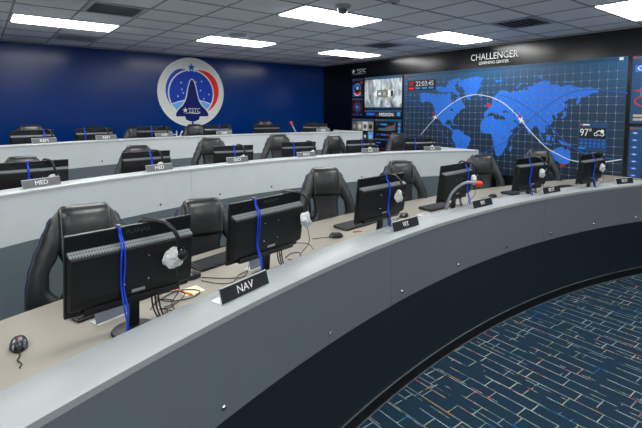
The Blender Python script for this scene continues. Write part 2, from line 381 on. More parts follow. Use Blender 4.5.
ARC = [(5.707, 1.501), (5.54, 1.668), (5.348, 1.848), (5.154, 2.004), (4.926, 2.141), (4.732, 2.223), (4.509, 2.252), (4.357, 2.234), (4.182, 2.189), (4.01, 2.11), (3.864, 2.003), (3.681, 1.827), (3.561, 1.689), (3.4, 1.531), (3.245, 1.398), (3.074, 1.315), (2.934, 1.258), (2.775, 1.235), (2.622, 1.239), (2.483, 1.261), (2.36, 1.289), (2.254, 1.319)]
ORB = [[(6.162, 2.249), (5.95, 2.175), (5.745, 2.054), (5.447, 1.795), (5.14, 1.503), (4.916, 1.33)], [(4.44, 1.203), (4.034, 1.403), (3.779, 1.581), (3.541, 1.828), (3.314, 2.015), (3.098, 2.163), (2.891, 2.252), (2.692, 2.274), (2.439, 2.248), (2.223, 2.21)], [(4.063, 2.233), (3.799, 2.146), (3.465, 1.938), (3.228, 1.742), (3.001, 1.526), (2.788, 1.393), (2.523, 1.328), (2.253, 1.309)]]

# ------------------------------------------------------------------ room shell
XM, YB, HC = 6.892, 8.814, 3.079          # map wall, blue wall, ceiling height
XL, YF = -5.0, -5.2
def slab(name, lo, hi, material, kind=True):
    o = MB().box(lo, hi).build(name, material)
    if kind: struct(o)
    return o
slab('floor', (XL, YF, -.1), (XM, YB, 0), 'carpet')
slab('wall_back', (XL-.1, YB, 0), (XM+.1, YB+.1, HC+.1), 'blue_wall')
slab('wall_right', (XM, YF, 0), (XM+.1, YB, HC+.1), 'black_wall')
slab('wall_left', (XL-.1, YF, 0), (XL, YB, HC+.1), 'plain_wall')
slab('wall_front', (XL-.1, YF-.1, 0), (XM+.1, YF, HC+.1), 'plain_wall')

# ceiling: slab above, tee grid, tiles one by one where the camera sees them
ceil = slab('ceiling', (XL, YF, HC+.03), (XM, YB, HC+.1), 'tee')
T = .6096; GX, GY = .363, 6.348
LIGHTS = [(0, 0), (4, 0), (8, 0), (0, -4), (4, -4), (8, -4), (8, -8), (4, -8), (0, -8), (-4, 0), (-4, -4), (-4, -8), (8, -12), (4, -12), (0, -12), (-4, -12), (8, -16), (4, -16), (0, -16), (-4, -16)]  # panels out of view are added to light the room
VENTS = [(1, -2), (1, 2), (8, -2), (9, 1), (8, -6)]
DISC = (4, -1)
used = set(VENTS)
for i, j in LIGHTS: used |= {(i, j), (i+1, j)}
tm = MB().box((-T/2+.008, -T/2+.008, 0), (T/2-.008, T/2-.008, .012)).build('ceiling_tile', 'tile', ceil, bevel=.003)
tile_me = tm.data; first = True
rest = MB()
i0, i1 = int((XL-GX)/T)-1, int((XM-GX)/T)+1
j0, j1 = int((YF-GY)/T)-1, int((YB-GY)/T)+1
def in_view(x, y, z=HC):
    d = Vector((x, y, z-EYE)); a = d.dot(fw)
    if a < .3: return False
    u = 321+445.5*d.dot(r_)/a; v = 143-445.5*d.dot(u_)/a
    return -45 < u < 690 and -30 < v
for i in range(i0, i1+1):
    for j in range(j0, j1+1):
        if (i, j) in used: continue
        xa, xb = max(GX+i*T, XL), min(GX+(i+1)*T, XM)
        ya, yb = max(GY+j*T, YF), min(GY+(j+1)*T, YB)
        if xb-xa < .03 or yb-ya < .03: continue
        full = xb-xa > T-.001 and yb-ya > T-.001
        if in_view((xa+xb)/2, (ya+yb)/2):
            if full:
                o = tm if first else bpy.data.objects.new('ceiling_tile', tile_me)
                if not first: C.objects.link(o); o.parent = ceil
                first = False
                o.location = ((xa+xb)/2, (ya+yb)/2, HC+.004)
            else:
                MB().box((xa+.01, ya+.01, HC+.004), (xb-.01, yb-.01, HC+.016)).build('ceiling_tile', 'tile', ceil)
        else:
            rest.box((xa+.01, ya+.01, HC+.004), (xb-.01, yb-.01, HC+.016))
rest.build('tile_field', 'tile', ceil, stuff=True)
gr = MB()
for i in range(i0, i1+1):
    x = GX+i*T
    if XL < x < XM: gr.box((x-.009, YF, HC-.001), (x+.009, YB, HC+.02))
for j in range(j0, j1+1):
    y = GY+j*T
    if YF < y < YB: gr.box((XL, y-.009, HC-.002), (XM, y+.009, HC+.019))
gr.build('tee_grid', 'tee', ceil)
MB().box((XL, YB-.022, HC-.02), (XM, YB, HC)).box((XM-.022, YF, HC-.02), (XM, YB-.022, HC)).build('wall_angle', 'tee', ceil)

# lights
def loft_box(mb, a0, b0, a1, b1, z0, z1):
    mb.v += [(-a0, -b0, z0), (a0, -b0, z0), (a0, b0, z0), (-a0, b0, z0), (-a1, -b1, z1), (a1, -b1, z1), (a1, b1, z1), (-a1, b1, z1)]
    mb.f += [(0, 3, 2, 1), (4, 5, 6, 7), (0, 1, 5, 4), (1, 2, 6, 5), (2, 3, 7, 6), (3, 0, 4, 7)]
def light(i, j, label):
    t = thing('ceiling_light', label, 'light', (GX+(i+1)*T, GY+(j+.5)*T, HC), 0, 'ceiling light panels')
    a, b = T-.012, T/2-.012
    f = MB()
    f.box((-a, -b, -.004), (a, -b+.022, .012)).box((-a, b-.022, -.004), (a, b, .012))
    f.box((-a, -b+.022, -.004), (-a+.022, b-.022, .012)).box((a-.022, -b+.022, -.004), (a, b-.022, .012))
    f.build('frame', 'fixture', t)
    mb = MB(); loft_box(mb, a-.02, b-.02, a-.035, b-.035, .006, -.012); mb.build('diffuser', 'lens', t)
LL = {(0, 0): 'long white light panel at the far left of the ceiling', (4, 0): 'white light panel in the ceiling above the round emblem',
      (8, 0): 'white ceiling light panel nearest the corner of blue and black walls', (4, -4): 'large white light panel beside the small dome camera',
      (8, -4): 'white ceiling light panel over the wall lettering', (8, -8): 'white light panel cut by the top right edge of the picture'}
for i, j in LIGHTS:
    light(i, j, LL.get((i, j), 'unseen white ceiling panel added to light the room, %s column, row %s from the blue wall' % ({-4: 'leftmost', 0: 'left', 4: 'middle', 8: 'right'}[i], {0: 'one', -4: 'two', -8: 'three', -12: 'four', -16: 'five'}[j])))
# vents
VL = {(1, -2): 'louvred square air vent behind the far left light panel', (1, 2): 'slim air vent between left light panel and blue wall',
      (8, -2): 'square air vent near the small side screens', (9, 1): 'small dark air vent in the corner over the black wall',
      (8, -6): 'louvred air vent between the two right light panels'}
for (i, j) in VENTS:
    t = thing('ceiling_vent', VL[(i, j)], 'vent', (GX+(i+.5)*T, GY+(j+.5)*T, HC), 0, 'ceiling air vents')
    h = T/2-.014
    MB().box((-h, -h, .008), (h, h, .012)).build('backing', 'vent_dark', t)
    f = MB(); q = .04
    f.box((-h, -h, -.004), (h, -h+q, .008)).box((-h, h-q, -.004), (h, h, .008)).box((-h, -h+q, -.004), (-h+q, h-q, .008)).box((h-q, -h+q, -.004), (h, h-q, .008))
    f.build('frame', 'vent', t)
    n = 7
    for k in range(n):
        y = -h+q+(k+.5)*(2*h-2*q)/n
        mt = Matrix.Translation((0, y, -.002)) @ Matrix.Rotation(.6, 4, 'X')
        MB().box((-h+q, -.020, -.0015), (h-q, .012, .0015), mt).build('slat', 'vent', t)
t = thing('ceiling_speaker', 'round flat ceiling speaker grille beside the light over the emblem', 'speaker', (GX+4.5*T, GY-.5*T, HC))
MB().lathe([(.0, -.012), (.10, -.012), (.105, -.006), (.105, .004)]).build('grille', 'vent', t, smooth=True)
MB().lathe([(.103, -.014), (.125, -.012), (.13, 0), (.13, .004)]).build('rim', 'fixture', t, smooth=True)
t = thing('dome_camera', 'small dark dome camera on the ceiling beyond the large light', 'camera', (3.13, 3.68, HC))
MB().lathe([(.09, 0), (.09, -.012), (.078, -.03), (.06, -.034)]).build('collar', 'fixture', t, smooth=True)
MB().lathe([(.056, -.03), (.055, -.05), (.045, -.075), (.028, -.09), (.002, -.095)]).build('dome', 'bulb_cover', t, smooth=True)
t = thing('smoke_detector', 'round detector at the top edge right of the dome camera', 'detector', (3.38, 3.18, HC))
MB().lathe([(.065, 0), (.065, -.014), (.055, -.03), (.03, -.036)]).build('housing', 'fixture', t, smooth=True)
MB().lathe([(.02, -.036), (.018, -.042)]).build('sensor_cap', 'vent_dark', t)

# ------------------------------------------------------------------ the three curved desks
ROWS = {
 1: dict(c=(3.755, -7.25), R=9.40, ledge=1.105, desk=1.035, mid=.651, low=.09, floor=.0, deck=.305, xe=6.885, lowm='lower_navy', pm='panel_shaded'),
 2: dict(c=(3.377, -2.106), R=6.915, ledge=1.335, desk=1.075, mid=.943, low=.395, floor=.305, deck=.345, xe=6.38, lowm='lower_grey_shaded', pm='panel'),
 3: dict(c=(3.93, -1.762), R=8.943, ledge=1.535, desk=1.25, mid=1.186, low=.435, floor=.345, deck=.52, xe=6.36, lowm='lower_grey_shaded', pm='panel'),
}
def ends(r, off):
    row = ROWS[r]; cx, cy = row['c']; R = row['R']+off
    a1 = math.acos((row['xe']-cx)/R)
    if r == 1: a0 = math.acos((-1.9-cx)/R)
    else: a0 = math.acos((-.1-cx)/row['R'])
    return a1, a0
def rowpt(r, th, off):
    row = ROWS[r]; return Vector((row['c'][0]+(row['R']+off)*math.cos(th), row['c'][1]+(row['R']+off)*math.sin(th), 0))
def rowpath(r, off, n=64, tail=1.9):
    a1, a0 = ends(r, off)
    P = [rowpt(r, a1+(a0-a1)*k/n, off) for k in range(n+1)]
    if r != 1:
        tv = Vector((-math.sin(a0), math.cos(a0), 0))
        for k in (1, 2, 3): P.append(rowpt(r, a0, off)+tv*tail*k/3)
    return P
def sweep(r, prof, name, material, parent, a=None, b=None, n=64, bev=0):
    """prof = list of (off, z); a..b = angle limits, else the whole row"""
    mb = MB(); k = len(prof)
    if a is None: cols = [rowpath(r, o, n) for o, z in prof]
    else: cols = [[rowpt(r, a+(b-a)*i/n, o) for i in range(n+1)] for o, z in prof]
    N = len(cols[0])
    for i in range(N):
        for q in range(k): p = cols[q][i]; mb.v.append((p.x, p.y, prof[q][1]))
    for i in range(N-1):
        for q in range(k):
            mb.f.append((i*k+q, i*k+(q+1) % k, (i+1)*k+(q+1) % k, (i+1)*k+q))
    mb.f.append(tuple(range(k))); mb.f.append(tuple((N-1)*k+q for q in range(k))[::-1])
    return mb.build(name, material, parent, smooth=True)
DLAB = {1: 'front curved grey desk with pale ledge and dark navy base', 2: 'middle curved pale grey desk on the second tier',
        3: 'rear curved pale grey desk below the blue wall'}
BOLT = {1: [108.5+4.75*k for k in (-1, -2, -3, -4, -5, -6, -7, 0, 1, 2)], 2: [106.2-6.2*k for k in range(-1, 7)], 3: [106.6-4.8*k for k in range(-1, 8)]}
for r in (1, 2, 3):
    row = ROWS[r]
    d = thing('curved_desk', DLAB[r], 'desk', (0, 0, 0))
    L, D, Md, Lo, F = row['ledge'], row['desk'], row['mid'], row['low'], row['floor']
    sweep(r, [(-.004, L-.028), (-.004, L-.003), (0, L), (.218, L), (.222, L-.003), (.222, L-.028)], 'ledge', 'laminate' if r == 1 else 'ledge_pale', d)
    # front skin in sections with fine joints
    a1, a0 = ends(r, 0)
    step = math.radians({1: 14.25, 2: 18.6, 3: 14.4}[r]); seam0 = math.radians({1: 99.8, 2: 103.1, 3: 104.2}[r])
    cuts = [a1]
    k = -6
    while seam0+k*step < a0:
        s = seam0+k*step
        if s > a1+.03 and s < a0-.03: cuts.append(s)
        k += 1
    cuts.append(a0)
    FP = []
    for q in range(len(cuts)-1):
        g = .0012/row['R']
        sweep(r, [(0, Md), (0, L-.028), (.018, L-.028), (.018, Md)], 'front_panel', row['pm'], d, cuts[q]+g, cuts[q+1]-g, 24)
        FP.append((cuts[q], cuts[q+1], bpy.context.scene.collection.objects[-1]))
    if r != 1:   # the straight run that carries on out of the picture
        tv = Vector((-math.sin(a0), math.cos(a0), 0)); nv = Vector((math.cos(a0), math.sin(a0), 0)); p0 = rowpt(r, a0, 0)
        mb = MB(); pts = [p0+tv*.0012, p0+tv*1.9, p0+tv*1.9+nv*.018, p0+tv*.0012+nv*.018]
        mb.prism([(p.x, p.y) for p in pts], 'z', Md, L-.028); mb.build('front_panel', row['pm'], d)
    sweep(r, [(.018, Lo), (.018, L-.028), (.045, L-.028), (.045, Lo)], 'core_wall', 'chair_plastic', d)
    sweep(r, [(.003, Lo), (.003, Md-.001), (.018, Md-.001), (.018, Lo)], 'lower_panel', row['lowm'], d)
    sweep(r, [(-.004, F), (-.004, Lo-.004), (.045, Lo-.004), (.045, F)], 'kick_board', 'kick', d)
    sweep(r, [(-.007, Lo-.004), (-.007, Lo), (.02, Lo), (.02, Lo-.004)], 'trim_strip', 'strip', d)
    sweep(r, [(-.010, F), (-.010, F+.006), (-.004, F+.006), (-.004, F)], 'trim_strip', 'strip', d)
    sweep(r, [(.20, D-.03), (.20, L-.028), (.218, L-.028), (.218, D-.03)], 'rear_panel', 'laminate', d)
    sweep(r, [(.218, D-.03), (.218, D), (.897, D), (.90, D-.003), (.90, D-.03)], 'worktop', 'desk', d)
    # brackets that carry the worktop, standing on the deck behind
    n = 5
    for q in range(n+1):
        th = a1+.06+(a0-a1-.12)*q/n
        pa, pb = rowpt(r, th, .045), rowpt(r, th, .42); tv = Vector((-math.sin(th), math.cos(th), 0))*.012
        MB().prism([((pa-tv).x, (pa-tv).y), ((pb-tv).x, (pb-tv).y), ((pb+tv).x, (pb+tv).y), ((pa+tv).x, (pa+tv).y)], 'z', row['deck'], D-.03).build('support_panel', 'chair_plastic', d)
    # end cheek with a pale upstand at the map-wall end
    x = row['xe']
    pa = rowpath(r, 0)[0]; pb = rowpath(r, .9)[0]
    if r == 1:
        MB().box((x-.03, pa.y+.23, D), (x, pb.y, L-.02)).build('end_upstand', 'desk', d)
    else:
        MB().box((x+.001, pa.y-.002, row['floor']), (x+.03, pb.y, L+.004)).build('end_panel', row['pm'], d)
    for a in BOLT[r]:
        th = math.radians(a)
        if not (a1+.02 < th < a0): continue
        p = rowpt(r, th, 0); nrm = Vector((-math.cos(th), -math.sin(th), 0))
        mt = nrm.to_track_quat('Z', 'Y').to_matrix().to_4x4()
        b = MB().lathe([(.013, 0), (.013, .005), (.007, .010), (.001, .011)], seg=10, mtx=mt).build('bolt', 'strip' if r == 2 else 'chrome', next((o for u, v, o in FP if u <= th <= v), d))
        b.location = (p.x, p.y, Md+.062)

# decks behind each desk front (the stepped floor)
def deck(r, off, z0, z1, clip=True):
    P = rowpath(r, off, 60)
    row = ROWS[r]
    pts = [(p.x, p.y) for p in P]
    if r != 1:   # reach both side walls
        pts = [(XM-.001, pts[0][1]-.0)] + pts
        d = Vector((pts[-1][0]-pts[-2][0], pts[-1][1]-pts[-2][1])); k = (XL+.001-pts[-1][0])/d.x
        pts.append((XL+.001, max(pts[-1][1]+d.y*k, -3)))
    else:
        pts.append((XL+.001, pts[-1][1]-.5))
    pts += [(XL+.001, YB-.001), (XM-.001, YB-.001)]
    if r == 1: pts[-1] = (XM-.001, YB-.001)
    o = MB().prism(pts, 'z', z0, z1).build('riser_platform', 'carpet'); struct(o)
deck(1, .05, 0, .305); deck(2, .05, .305, .345); deck(3, .05, .345, .52)
slab('baseboard_back', (XL, YB-.014, .52), (XM-.014, YB, .62), 'kick')

# ------------------------------------------------------------------ prints on the walls
def rebase(root, loc):
    loc = Vector(loc); root.location = loc
    for ch in root.children: ch.location = Vector(ch.location)-loc
def back(pts, d, name, material, parent, th=.0015):
    """outline (x, z) on the blue wall, its face d metres proud"""
    return MB().prism(pts, 'y', YB-d, YB-d+th).build(name, material, parent)
def right(pts, d, name, material, parent, th=.0015):
    return MB().prism(pts, 'x', XM-d, XM-d+th).build(name, material, parent)
def rect(a, b, c, d): return [(a, c), (b, c), (b, d), (a, d)]
def star(cx, cz, r, k=.42, n=5, rot=PI/2):
    return [(cx+(r if i % 2 == 0 else r*k)*math.cos(rot+PI*i/n), cz+(r if i % 2 == 0 else r*k)*math.sin(rot+PI*i/n)) for i in range(2*n)]
def circ(cx, cz, r, n=64, a0=0, a1=2*PI): return [(cx+r*math.cos(a0+(a1-a0)*i/n), cz+r*math.sin(a0+(a1-a0)*i/n)) for i in range(n + (0 if a1-a0 > 6.28 else 1))]
MT_BACK = lambda x, y, z: Matrix.Translation((x, y, z)) @ Matrix.Rotation(PI/2, 4, 'X')
MT_RIGHT = lambda x, y, z: Matrix.Translation((x, y, z)) @ Matrix.Rotation(-PI/2, 4, 'Z') @ Matrix.Rotation(PI/2, 4, 'X')

EX, EZ, ER = 3.494, 2.331, .696
e = thing('wall_emblem', 'round white emblem with dark blue space shuttle and star on blue wall', 'emblem')
def U(pts): return [(EX+x*ER, EZ+y*ER) for x, y in pts]
back(circ(EX, EZ, ER, 96), .004, 'disc', 'p_white', e, .004)
cen = (-.012, -.03)
def crescent(a0, a1, r, tmax, peak):
    out, inn = [], []
    for i in range(33):
        t = i/32; a = math.radians(a0+(a1-a0)*t)
        th = tmax*math.sin(PI*min(t/peak/2, 1) if t < peak else PI*(.5+.5*(t-peak)/(1-peak)))
        inn.append((cen[0]+r*math.cos(a), cen[1]+r*math.sin(a))); out.append((cen[0]+(r+th)*math.cos(a), cen[1]+(r+th)*math.sin(a)))
    return out+inn[::-1]
back(U(crescent(77, -52, .695, .17, .40)), .006, 'red_crescent', 'p_red', e)
back(U(crescent(103, 212, .695, .10, .22)), .006, 'blue_crescent', 'p_blue', e)
back(U(circ(*cen, .655, 72)), .006, 'inner_disc', 'p_disc', e)
# pale earth limb low in the disc: a band between two arcs
def band(z0, z1, c0=.30):
    out = []
    for i in range(25):
        x = -.9+1.8*i/24
        out.append((x, z0+c0*math.cos(x*1.6)))
    low = [(x, z1+c0*math.cos(x*1.6)) for x, _ in out[::-1]]
    clip = []
    for x, y in out+low:
        v = Vector((x-cen[0], y-cen[1]))
        if v.length > .653: v = v*(.653/v.length)
        clip.append((cen[0]+v.x, cen[1]+v.y))
    return clip
def cap(z0, c0=.30):
    pts = []
    for i in range(41):
        x = -.9+1.8*i/40; v = Vector((x-cen[0], z0+c0*math.cos(x*1.6)-cen[1]))
        if v.length < .652: pts.append((cen[0]+v.x, cen[1]+v.y))
    a0 = math.atan2(pts[0][1]-cen[1], pts[0][0]-cen[0]); a1 = math.atan2(pts[-1][1]-cen[1], pts[-1][0]-cen[0])
    a0 = a0 if a0 < 0 else a0-2*PI
    for i in range(25):
        a = a1+(a0-a1)*i/24; pts.append((cen[0]+.652*math.cos(a), cen[1]+.652*math.sin(a)))
    return pts
back(U(cap(-.50)), .0072, 'limb_edge', 'p_white', e)
back(U(cap(-.525)), .0084, 'earth_limb', 'p_sky', e)
back(U(cap(-.74)), .0096, 'earth', 'p_white', e)
for sx, sy in ((-.32, .27), (-.42, -.12), (-.26, -.02), (-.3, .08)[:2], (.12, .3), (.26, .06), (.54-.02, -.05), (.36, -.18), (-.17, -.2), (.3, .33)):
    back(U(star(sx, sy, .032, .4, 4)), .0075, 'small_star', 'p_white', e)
half = [(0, .37), (.045, .34), (.08, .24), (.115, .12), (.15, -.08), (.20, -.24), (.28, -.38), (.41, -.50), (.485, -.61), (.485, -.70), (.22, -.70), (.20, -.79), (.09, -.84), (0, -.85)]
sh = half+[(-x, y) for x, y in half[::-1][1:-1]]
def grow(pts, g):
    c = (0, -.3); out = []
    for i, (x, y) in enumerate(pts):
        a = Vector(pts[i-1]); b = Vector(pts[(i+1) % len(pts)]); t = (b-a).normalized(); n = Vector((-t.y, t.x))
        out.append((x+n.x*g, y+n.y*g))
    return out
back(U(grow(sh, .028)), .0105, 'shuttle_outline', 'p_white', e)
back(U(sh), .012, 'shuttle', 'p_navy', e)
back(U([(-.03+.0, -.85), (.03, -.85), (.012, -.97), (-.012, -.97)]), .0135, 'exhaust', 'p_blue', e)
back(U(star(-.01, .72, .17)), .0075, 'star_outline', 'p_white', e)
back(U(star(-.01, .72, .125)), .009, 'star', 'p_blue', e)
text('lettering', 'TSTC', .125, 'p_white', e, MT_BACK(EX+.04, YB-.0135, EZ-.53*ER), .25)
back(U(star(-.215, -.52, .085)), .0135, 'lettering_star', 'p_white', e)
back(U([(-.27, -.605), (-.05, -.585), (.18, -.60), (.27, -.585), (.17, -.625), (-.05, -.61)]), .0135, 'swoosh', 'p_white', e)
rebase(e, (EX, YB, EZ-ER))
t = thing('wall_lettering', 'white capital lettering on blue wall below the round emblem', 'lettering')
text('lettering', 'CHALLENGER', .215, 'p_white', t, MT_BACK(3.60, YB-.002, 1.478), 1.5)
rebase(t, (3.49, YB, 1.4))

# the big map print on the black wall
m_ = thing('world_map_mural', 'large blue world map print with white grid and orbit track', 'mural')
Y0, Y1, Z0, Z1 = 2.242, 6.172, .905, 2.702
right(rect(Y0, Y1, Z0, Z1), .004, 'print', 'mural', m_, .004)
right(rect(Y0+.02, Y1-.01, Z1-.055, Z1-.005), .005, 'header_bar', 'head', m_)
right(rect(Y0+.05, Y0+.10, Z1-.05, Z1-.012), .007, 'header_icon', 'p_white', m_)
right(rect(Y1-.06, Y1-.03, Z1-.045, Z1-.015), .007, 'header_mark', 'p_red', m_)
right(rect(Y1-.42, Y1-.08, Z1-.037, Z1-.021), .007, 'header_line', 'p_grey', m_)
for k, v in LAND.items():
    right(v, .0055, 'landmass', 'land', m_)
for k, v in SEA.items():
    right(v, .0065, 'inland_sea', 'sea', m_)
g = MB()
ys = [2.356+.1135*k for k in range(34)]; zs = [1.025+.1145*k for k in range(14)]
for y in ys: g.box((XM-.0072, y-.0028, Z0), (XM-.006, y+.0028, Z1-.07))
for z in zs: g.box((XM-.0074, Y0+.01, z-.0028), (XM-.0062, Y1-.01, z+.0028))
g.build('grid_lines', 'line', m_)
g = MB()
for y in ys:
    for z in zs: g.box((XM-.008, y-.0075, z-.0075), (XM-.0065, y+.0075, z+.0075))
g.build('grid_knots', 'knot', m_, stuff=True)
def ribbon(pts, wdt, d, name, material, par):
    P = smooth_path([(y, z, 0) for y, z in pts], 6); a, b = [], []
    for i, p in enumerate(P):
        t = (P[min(i+1, len(P)-1)]-P[max(i-1, 0)]).normalized(); n = Vector((-t.y, t.x, 0))*wdt/2
        a.append((p.x+n.x, p.y+n.y)); b.append((p.x-n.x, p.y-n.y))
    mb = MB()
    for i in range(len(P)-1):
        mb.prism([a[i], a[i+1], b[i+1], b[i]], 'x', XM-d, XM-d+.0012)
    return mb.build(name, material, par)
for o_ in ORB: ribbon(o_, .013, .0085, 'orbit_line', 'orbit', m_)
ribbon(ARC, .014, .0105, 'flight_track', 'arc', m_)
for (y, z) in ((5.371, 1.846), (3.679, 1.825)):
    right(star(y, z, .062, .35, 4, .4), .012, 'satellite', 'p_white', m_)
    right(circ(y+.03, z+.06, .022, 12), .012, 'marker_red', 'p_lred', m_)
    right(rect(y-.14 if y < 4 else y+.03, y-.03 if y < 4 else y+.12, z-.008, z+.008), .012, 'marker_line', 'p_grey', m_)
right(circ(4.258, 2.066, .038, 20), .012, 'marker_red', 'p_lred', m_)
right(circ(5.183, 1.818, .05, 20), .0095, 'marker_ring', 'p_cyan', m_)
right(circ(5.183, 1.818, .037, 20), .011, 'marker_centre', 'land', m_)
right([(3.07, 1.195), (3.055, 1.165), (3.015, 1.15), (2.975, 1.165), (2.96, 1.195), (3.015, 1.18)], .0095, 'marker_red', 'p_lred', m_)
text('figure_zero', '0', .19, 'p_grey', m_, MT_RIGHT(XM-.0095, 6.06, 1.85), .06)
# clock on the map
right(rect(5.37, 6.05, 2.375, 2.565), .010, 'clock_panel', 'p_dark', m_)
right(rect(5.90, 6.025, 2.39, 2.43), .012, 'clock_button', 'p_red', m_)
text('clock_days', '07', .13, 'p_red', m_, MT_RIGHT(XM-.0125, 5.958, 2.495), .115)
for k in range(3): right(rect(5.42+.16*k, 5.54+.16*k, 2.395, 2.43), .012, 'clock_button', 'p_cyan', m_)
text('clock_digits', '22:03:45', .13, 'p_white', m_, MT_RIGHT(XM-.0125, 5.635, 2.495), .43)
right(rect(5.84, 6.02, 2.60, 2.615), .010, 'clock_caption', 'p_grey', m_)
right(rect(6.0, 6.03, 2.595, 2.62), .012, 'clock_mark', 'p_red', m_)
# weather read-out
wp = right(rect(2.44, 2.825, 1.405, 1.81), .010, 'weather_panel', 'p_mid', m_)
right(rect(2.46, 2.80, 1.585, 1.735), .012, 'weather_field', 'p_dark', m_)
text('temperature', '97°', .15, 'p_white', m_, MT_RIGHT(XM-.0145, 2.715, 1.66), .15)
for (y, z, r) in ((2.585, 1.645, .026), (2.545, 1.665, .036), (2.505, 1.645, .026)):
    right(circ(y, z, r, 20), .014, 'cloud_icon', 'p_white', m_)
for (y, z, r) in ((2.585, 1.645, .016), (2.545, 1.662, .025), (2.507, 1.645, .016)):
    right(circ(y, z, r, 20), .016, 'cloud_hollow', 'p_dark', m_)
right(circ(2.505, 1.69, .022, 16), .0135, 'sun_icon', 'p_white', m_)
right(rect(2.67, 2.76, 1.765, 1.785), .012, 'weather_caption', 'p_white', m_)
right(rect(2.775, 2.795, 1.763, 1.787), .012, 'weather_mark', 'p_red', m_)
for k in range(6):
    right(star(2.485+.057*k, 1.513, .021, .6, 6), .012, 'forecast_icon', 'p_btn', m_)
    right(rect(2.47+.057*k, 2.50+.057*k, 1.555, 1.57), .012, 'forecast_text', 'p_btn', m_)
    right(rect(2.47+.057*k, 2.50+.057*k, 1.46, 1.478), .012, 'forecast_text', 'p_btn', m_)
right(rect(2.72, 2.81, 1.43, 1.45), .012, 'forecast_bar', 'p_cyan', m_)
right(rect(5.05, 6.0, .905, 1.13), .0095, 'lower_readout', 'head', m_)
right(rect(5.75, 5.97, 1.095, 1.11), .0115, 'readout_caption', 'p_lred', m_)
rebase(m_, (XM, (Y0+Y1)/2, Z0))

# signs in white over the map
t = thing('wall_sign', 'white two-line sign on black wall above the world map', 'sign')
text('lettering', 'CHALLENGER', .155, 'p_white', t, MT_RIGHT(XM-.002, 4.205, 2.887), .86)
text('lettering', 'LEARNING CENTER', .07, 'p_white', t, MT_RIGHT(XM-.002, 4.20, 2.785), .54)
rebase(t, (XM, 4.2, 2.75))
t = thing('wall_sign', 'small white star logo and letters above the side screens', 'sign')
right(star(7.70, 2.865, .065, .4, 5, PI/2+.2), .003, 'logo_star', 'p_white', t)
text('lettering', 'TSTC', .12, 'p_white', t, MT_RIGHT(XM-.003, 7.44, 2.862), .30)
right([(7.77, 2.785), (7.5, 2.81), (7.28, 2.79), (7.5, 2.80)], .003, 'swoosh', 'p_white', t)
rebase(t, (XM, 7.5, 2.78))

# the cluster of small screens at the corner
def panel(label, name, y0, y1, z0, z1, body='p_dark'):
    t = thing(name, label, 'screen', group=None)
    right(rect(y0, y1, z0, z1), .006, 'housing', 'chair_plastic', t, .006)
    right(rect(y0+.012, y1-.012, z0+.012, z1-.012), .0075, 'face', body, t)
    right(rect(y0+.012, y1-.012, z1-.055, z1-.012), .009, 'title_bar', 'head', t)
    right(rect(y1-.05, y1-.025, z1-.043, z1-.022), .0105, 'title_mark', 'p_red', t)
    right(rect(y1-min(.28, (y1-y0)*.6), y1-.06, z1-.04, z1-.026), .0105, 'title_text', 'p_grey', t)
    return t
t = panel('square dial screen at top left of the side screens', 'gauge_screen', 7.36, 7.74, 2.275, 2.705)
right(circ(7.555, 2.48, .115, 32, PI*.1, PI*1.1)+circ(7.555, 2.48, .075, 32, PI*.1, PI*1.1)[::-1], .0105, 'dial_arc', 'p_cyan', t)
right(circ(7.555, 2.48, .135, 24, -PI*.85, -PI*.15)+circ(7.555, 2.48, .10, 24, -PI*.85, -PI*.15)[::-1], .0105, 'dial_arc', 'p_red', t)
right(circ(7.555, 2.46, .155, 24, -PI*.8, -PI*.2)+circ(7.555, 2.46, .13, 24, -PI*.8, -PI*.2)[::-1], .012, 'dial_arc', 'p_white', t)
right(rect(7.52, 7.59, 2.45, 2.52), .0105, 'dial_readout', 'p_white', t)
right(circ(7.42, 2.60, .035, 16), .0105, 'red_dot', 'p_lred', t)
right(rect(7.64, 7.71, 2.35, 2.55), .0105, 'bar', 'p_btn', t)
for k in range(3): right(rect(7.39+.115*k, 7.47+.115*k, 2.30, 2.325), .0105, 'button', 'p_btn', t)
rebase(t, (XM, 7.55, 2.275))
t = panel('lower dial screen with red ring below the first dial', 'gauge_screen', 7.36, 7.74, 1.845, 2.265)
right(circ(7.555, 2.05, .13, 32)[:], .0105, 'dial_ring', 'p_lred', t)
right(circ(7.555, 2.05, .115, 32)[:], .012, 'dial_ground', 'p_dark', t)
right(circ(7.555, 2.05, .09, 32)[:], .0135, 'dial_ring', 'p_btn', t)
right(circ(7.555, 2.05, .075, 32)[:], .015, 'dial_ground', 'p_dark', t)
right(star(7.555, 2.05, .065, .45, 4), .0165, 'dial_needle', 'p_cyan', t)
right(circ(7.60, 2.08, .02, 12), .0165, 'red_dot', 'p_lred', t)
for k in range(3): right(rect(7.39+.115*k, 7.47+.115*k, 1.87, 1.895), .0105, 'button', 'p_btn', t)
rebase(t, (XM, 7.55, 1.845))
t = panel('large screen with space shuttle photographed from above over clouds', 'video_screen', 6.195, 7.33, 2.005, 2.71)
right(rect(6.215, 7.31, 2.045, 2.645), .0105, 'picture', 'cloud', t)
body = [(6.52, 2.30), (6.56, 2.265), (6.9, 2.265), (6.96, 2.28), (7.02, 2.31), (7.02, 2.36), (6.96, 2.39), (6.9, 2.405), (6.56, 2.405), (6.52, 2.38)]
right([(6.52, 2.28), (6.56, 2.16), (6.60, 2.14), (6.66, 2.26), (6.66, 2.41), (6.60, 2.53), (6.56, 2.51), (6.52, 2.39)], .012, 'shuttle_wing', 'p_tan', t)
right(body, .0135, 'shuttle_body', 'p_white', t)
right(rect(6.60, 6.92, 2.285, 2.385), .015, 'cargo_bay', 'p_grey', t)
right(rect(6.60, 6.92, 2.262, 2.28), .015, 'bay_door', 'p_dark', t); right(rect(6.60, 6.92, 2.39, 2.408), .015, 'bay_door', 'p_dark', t)
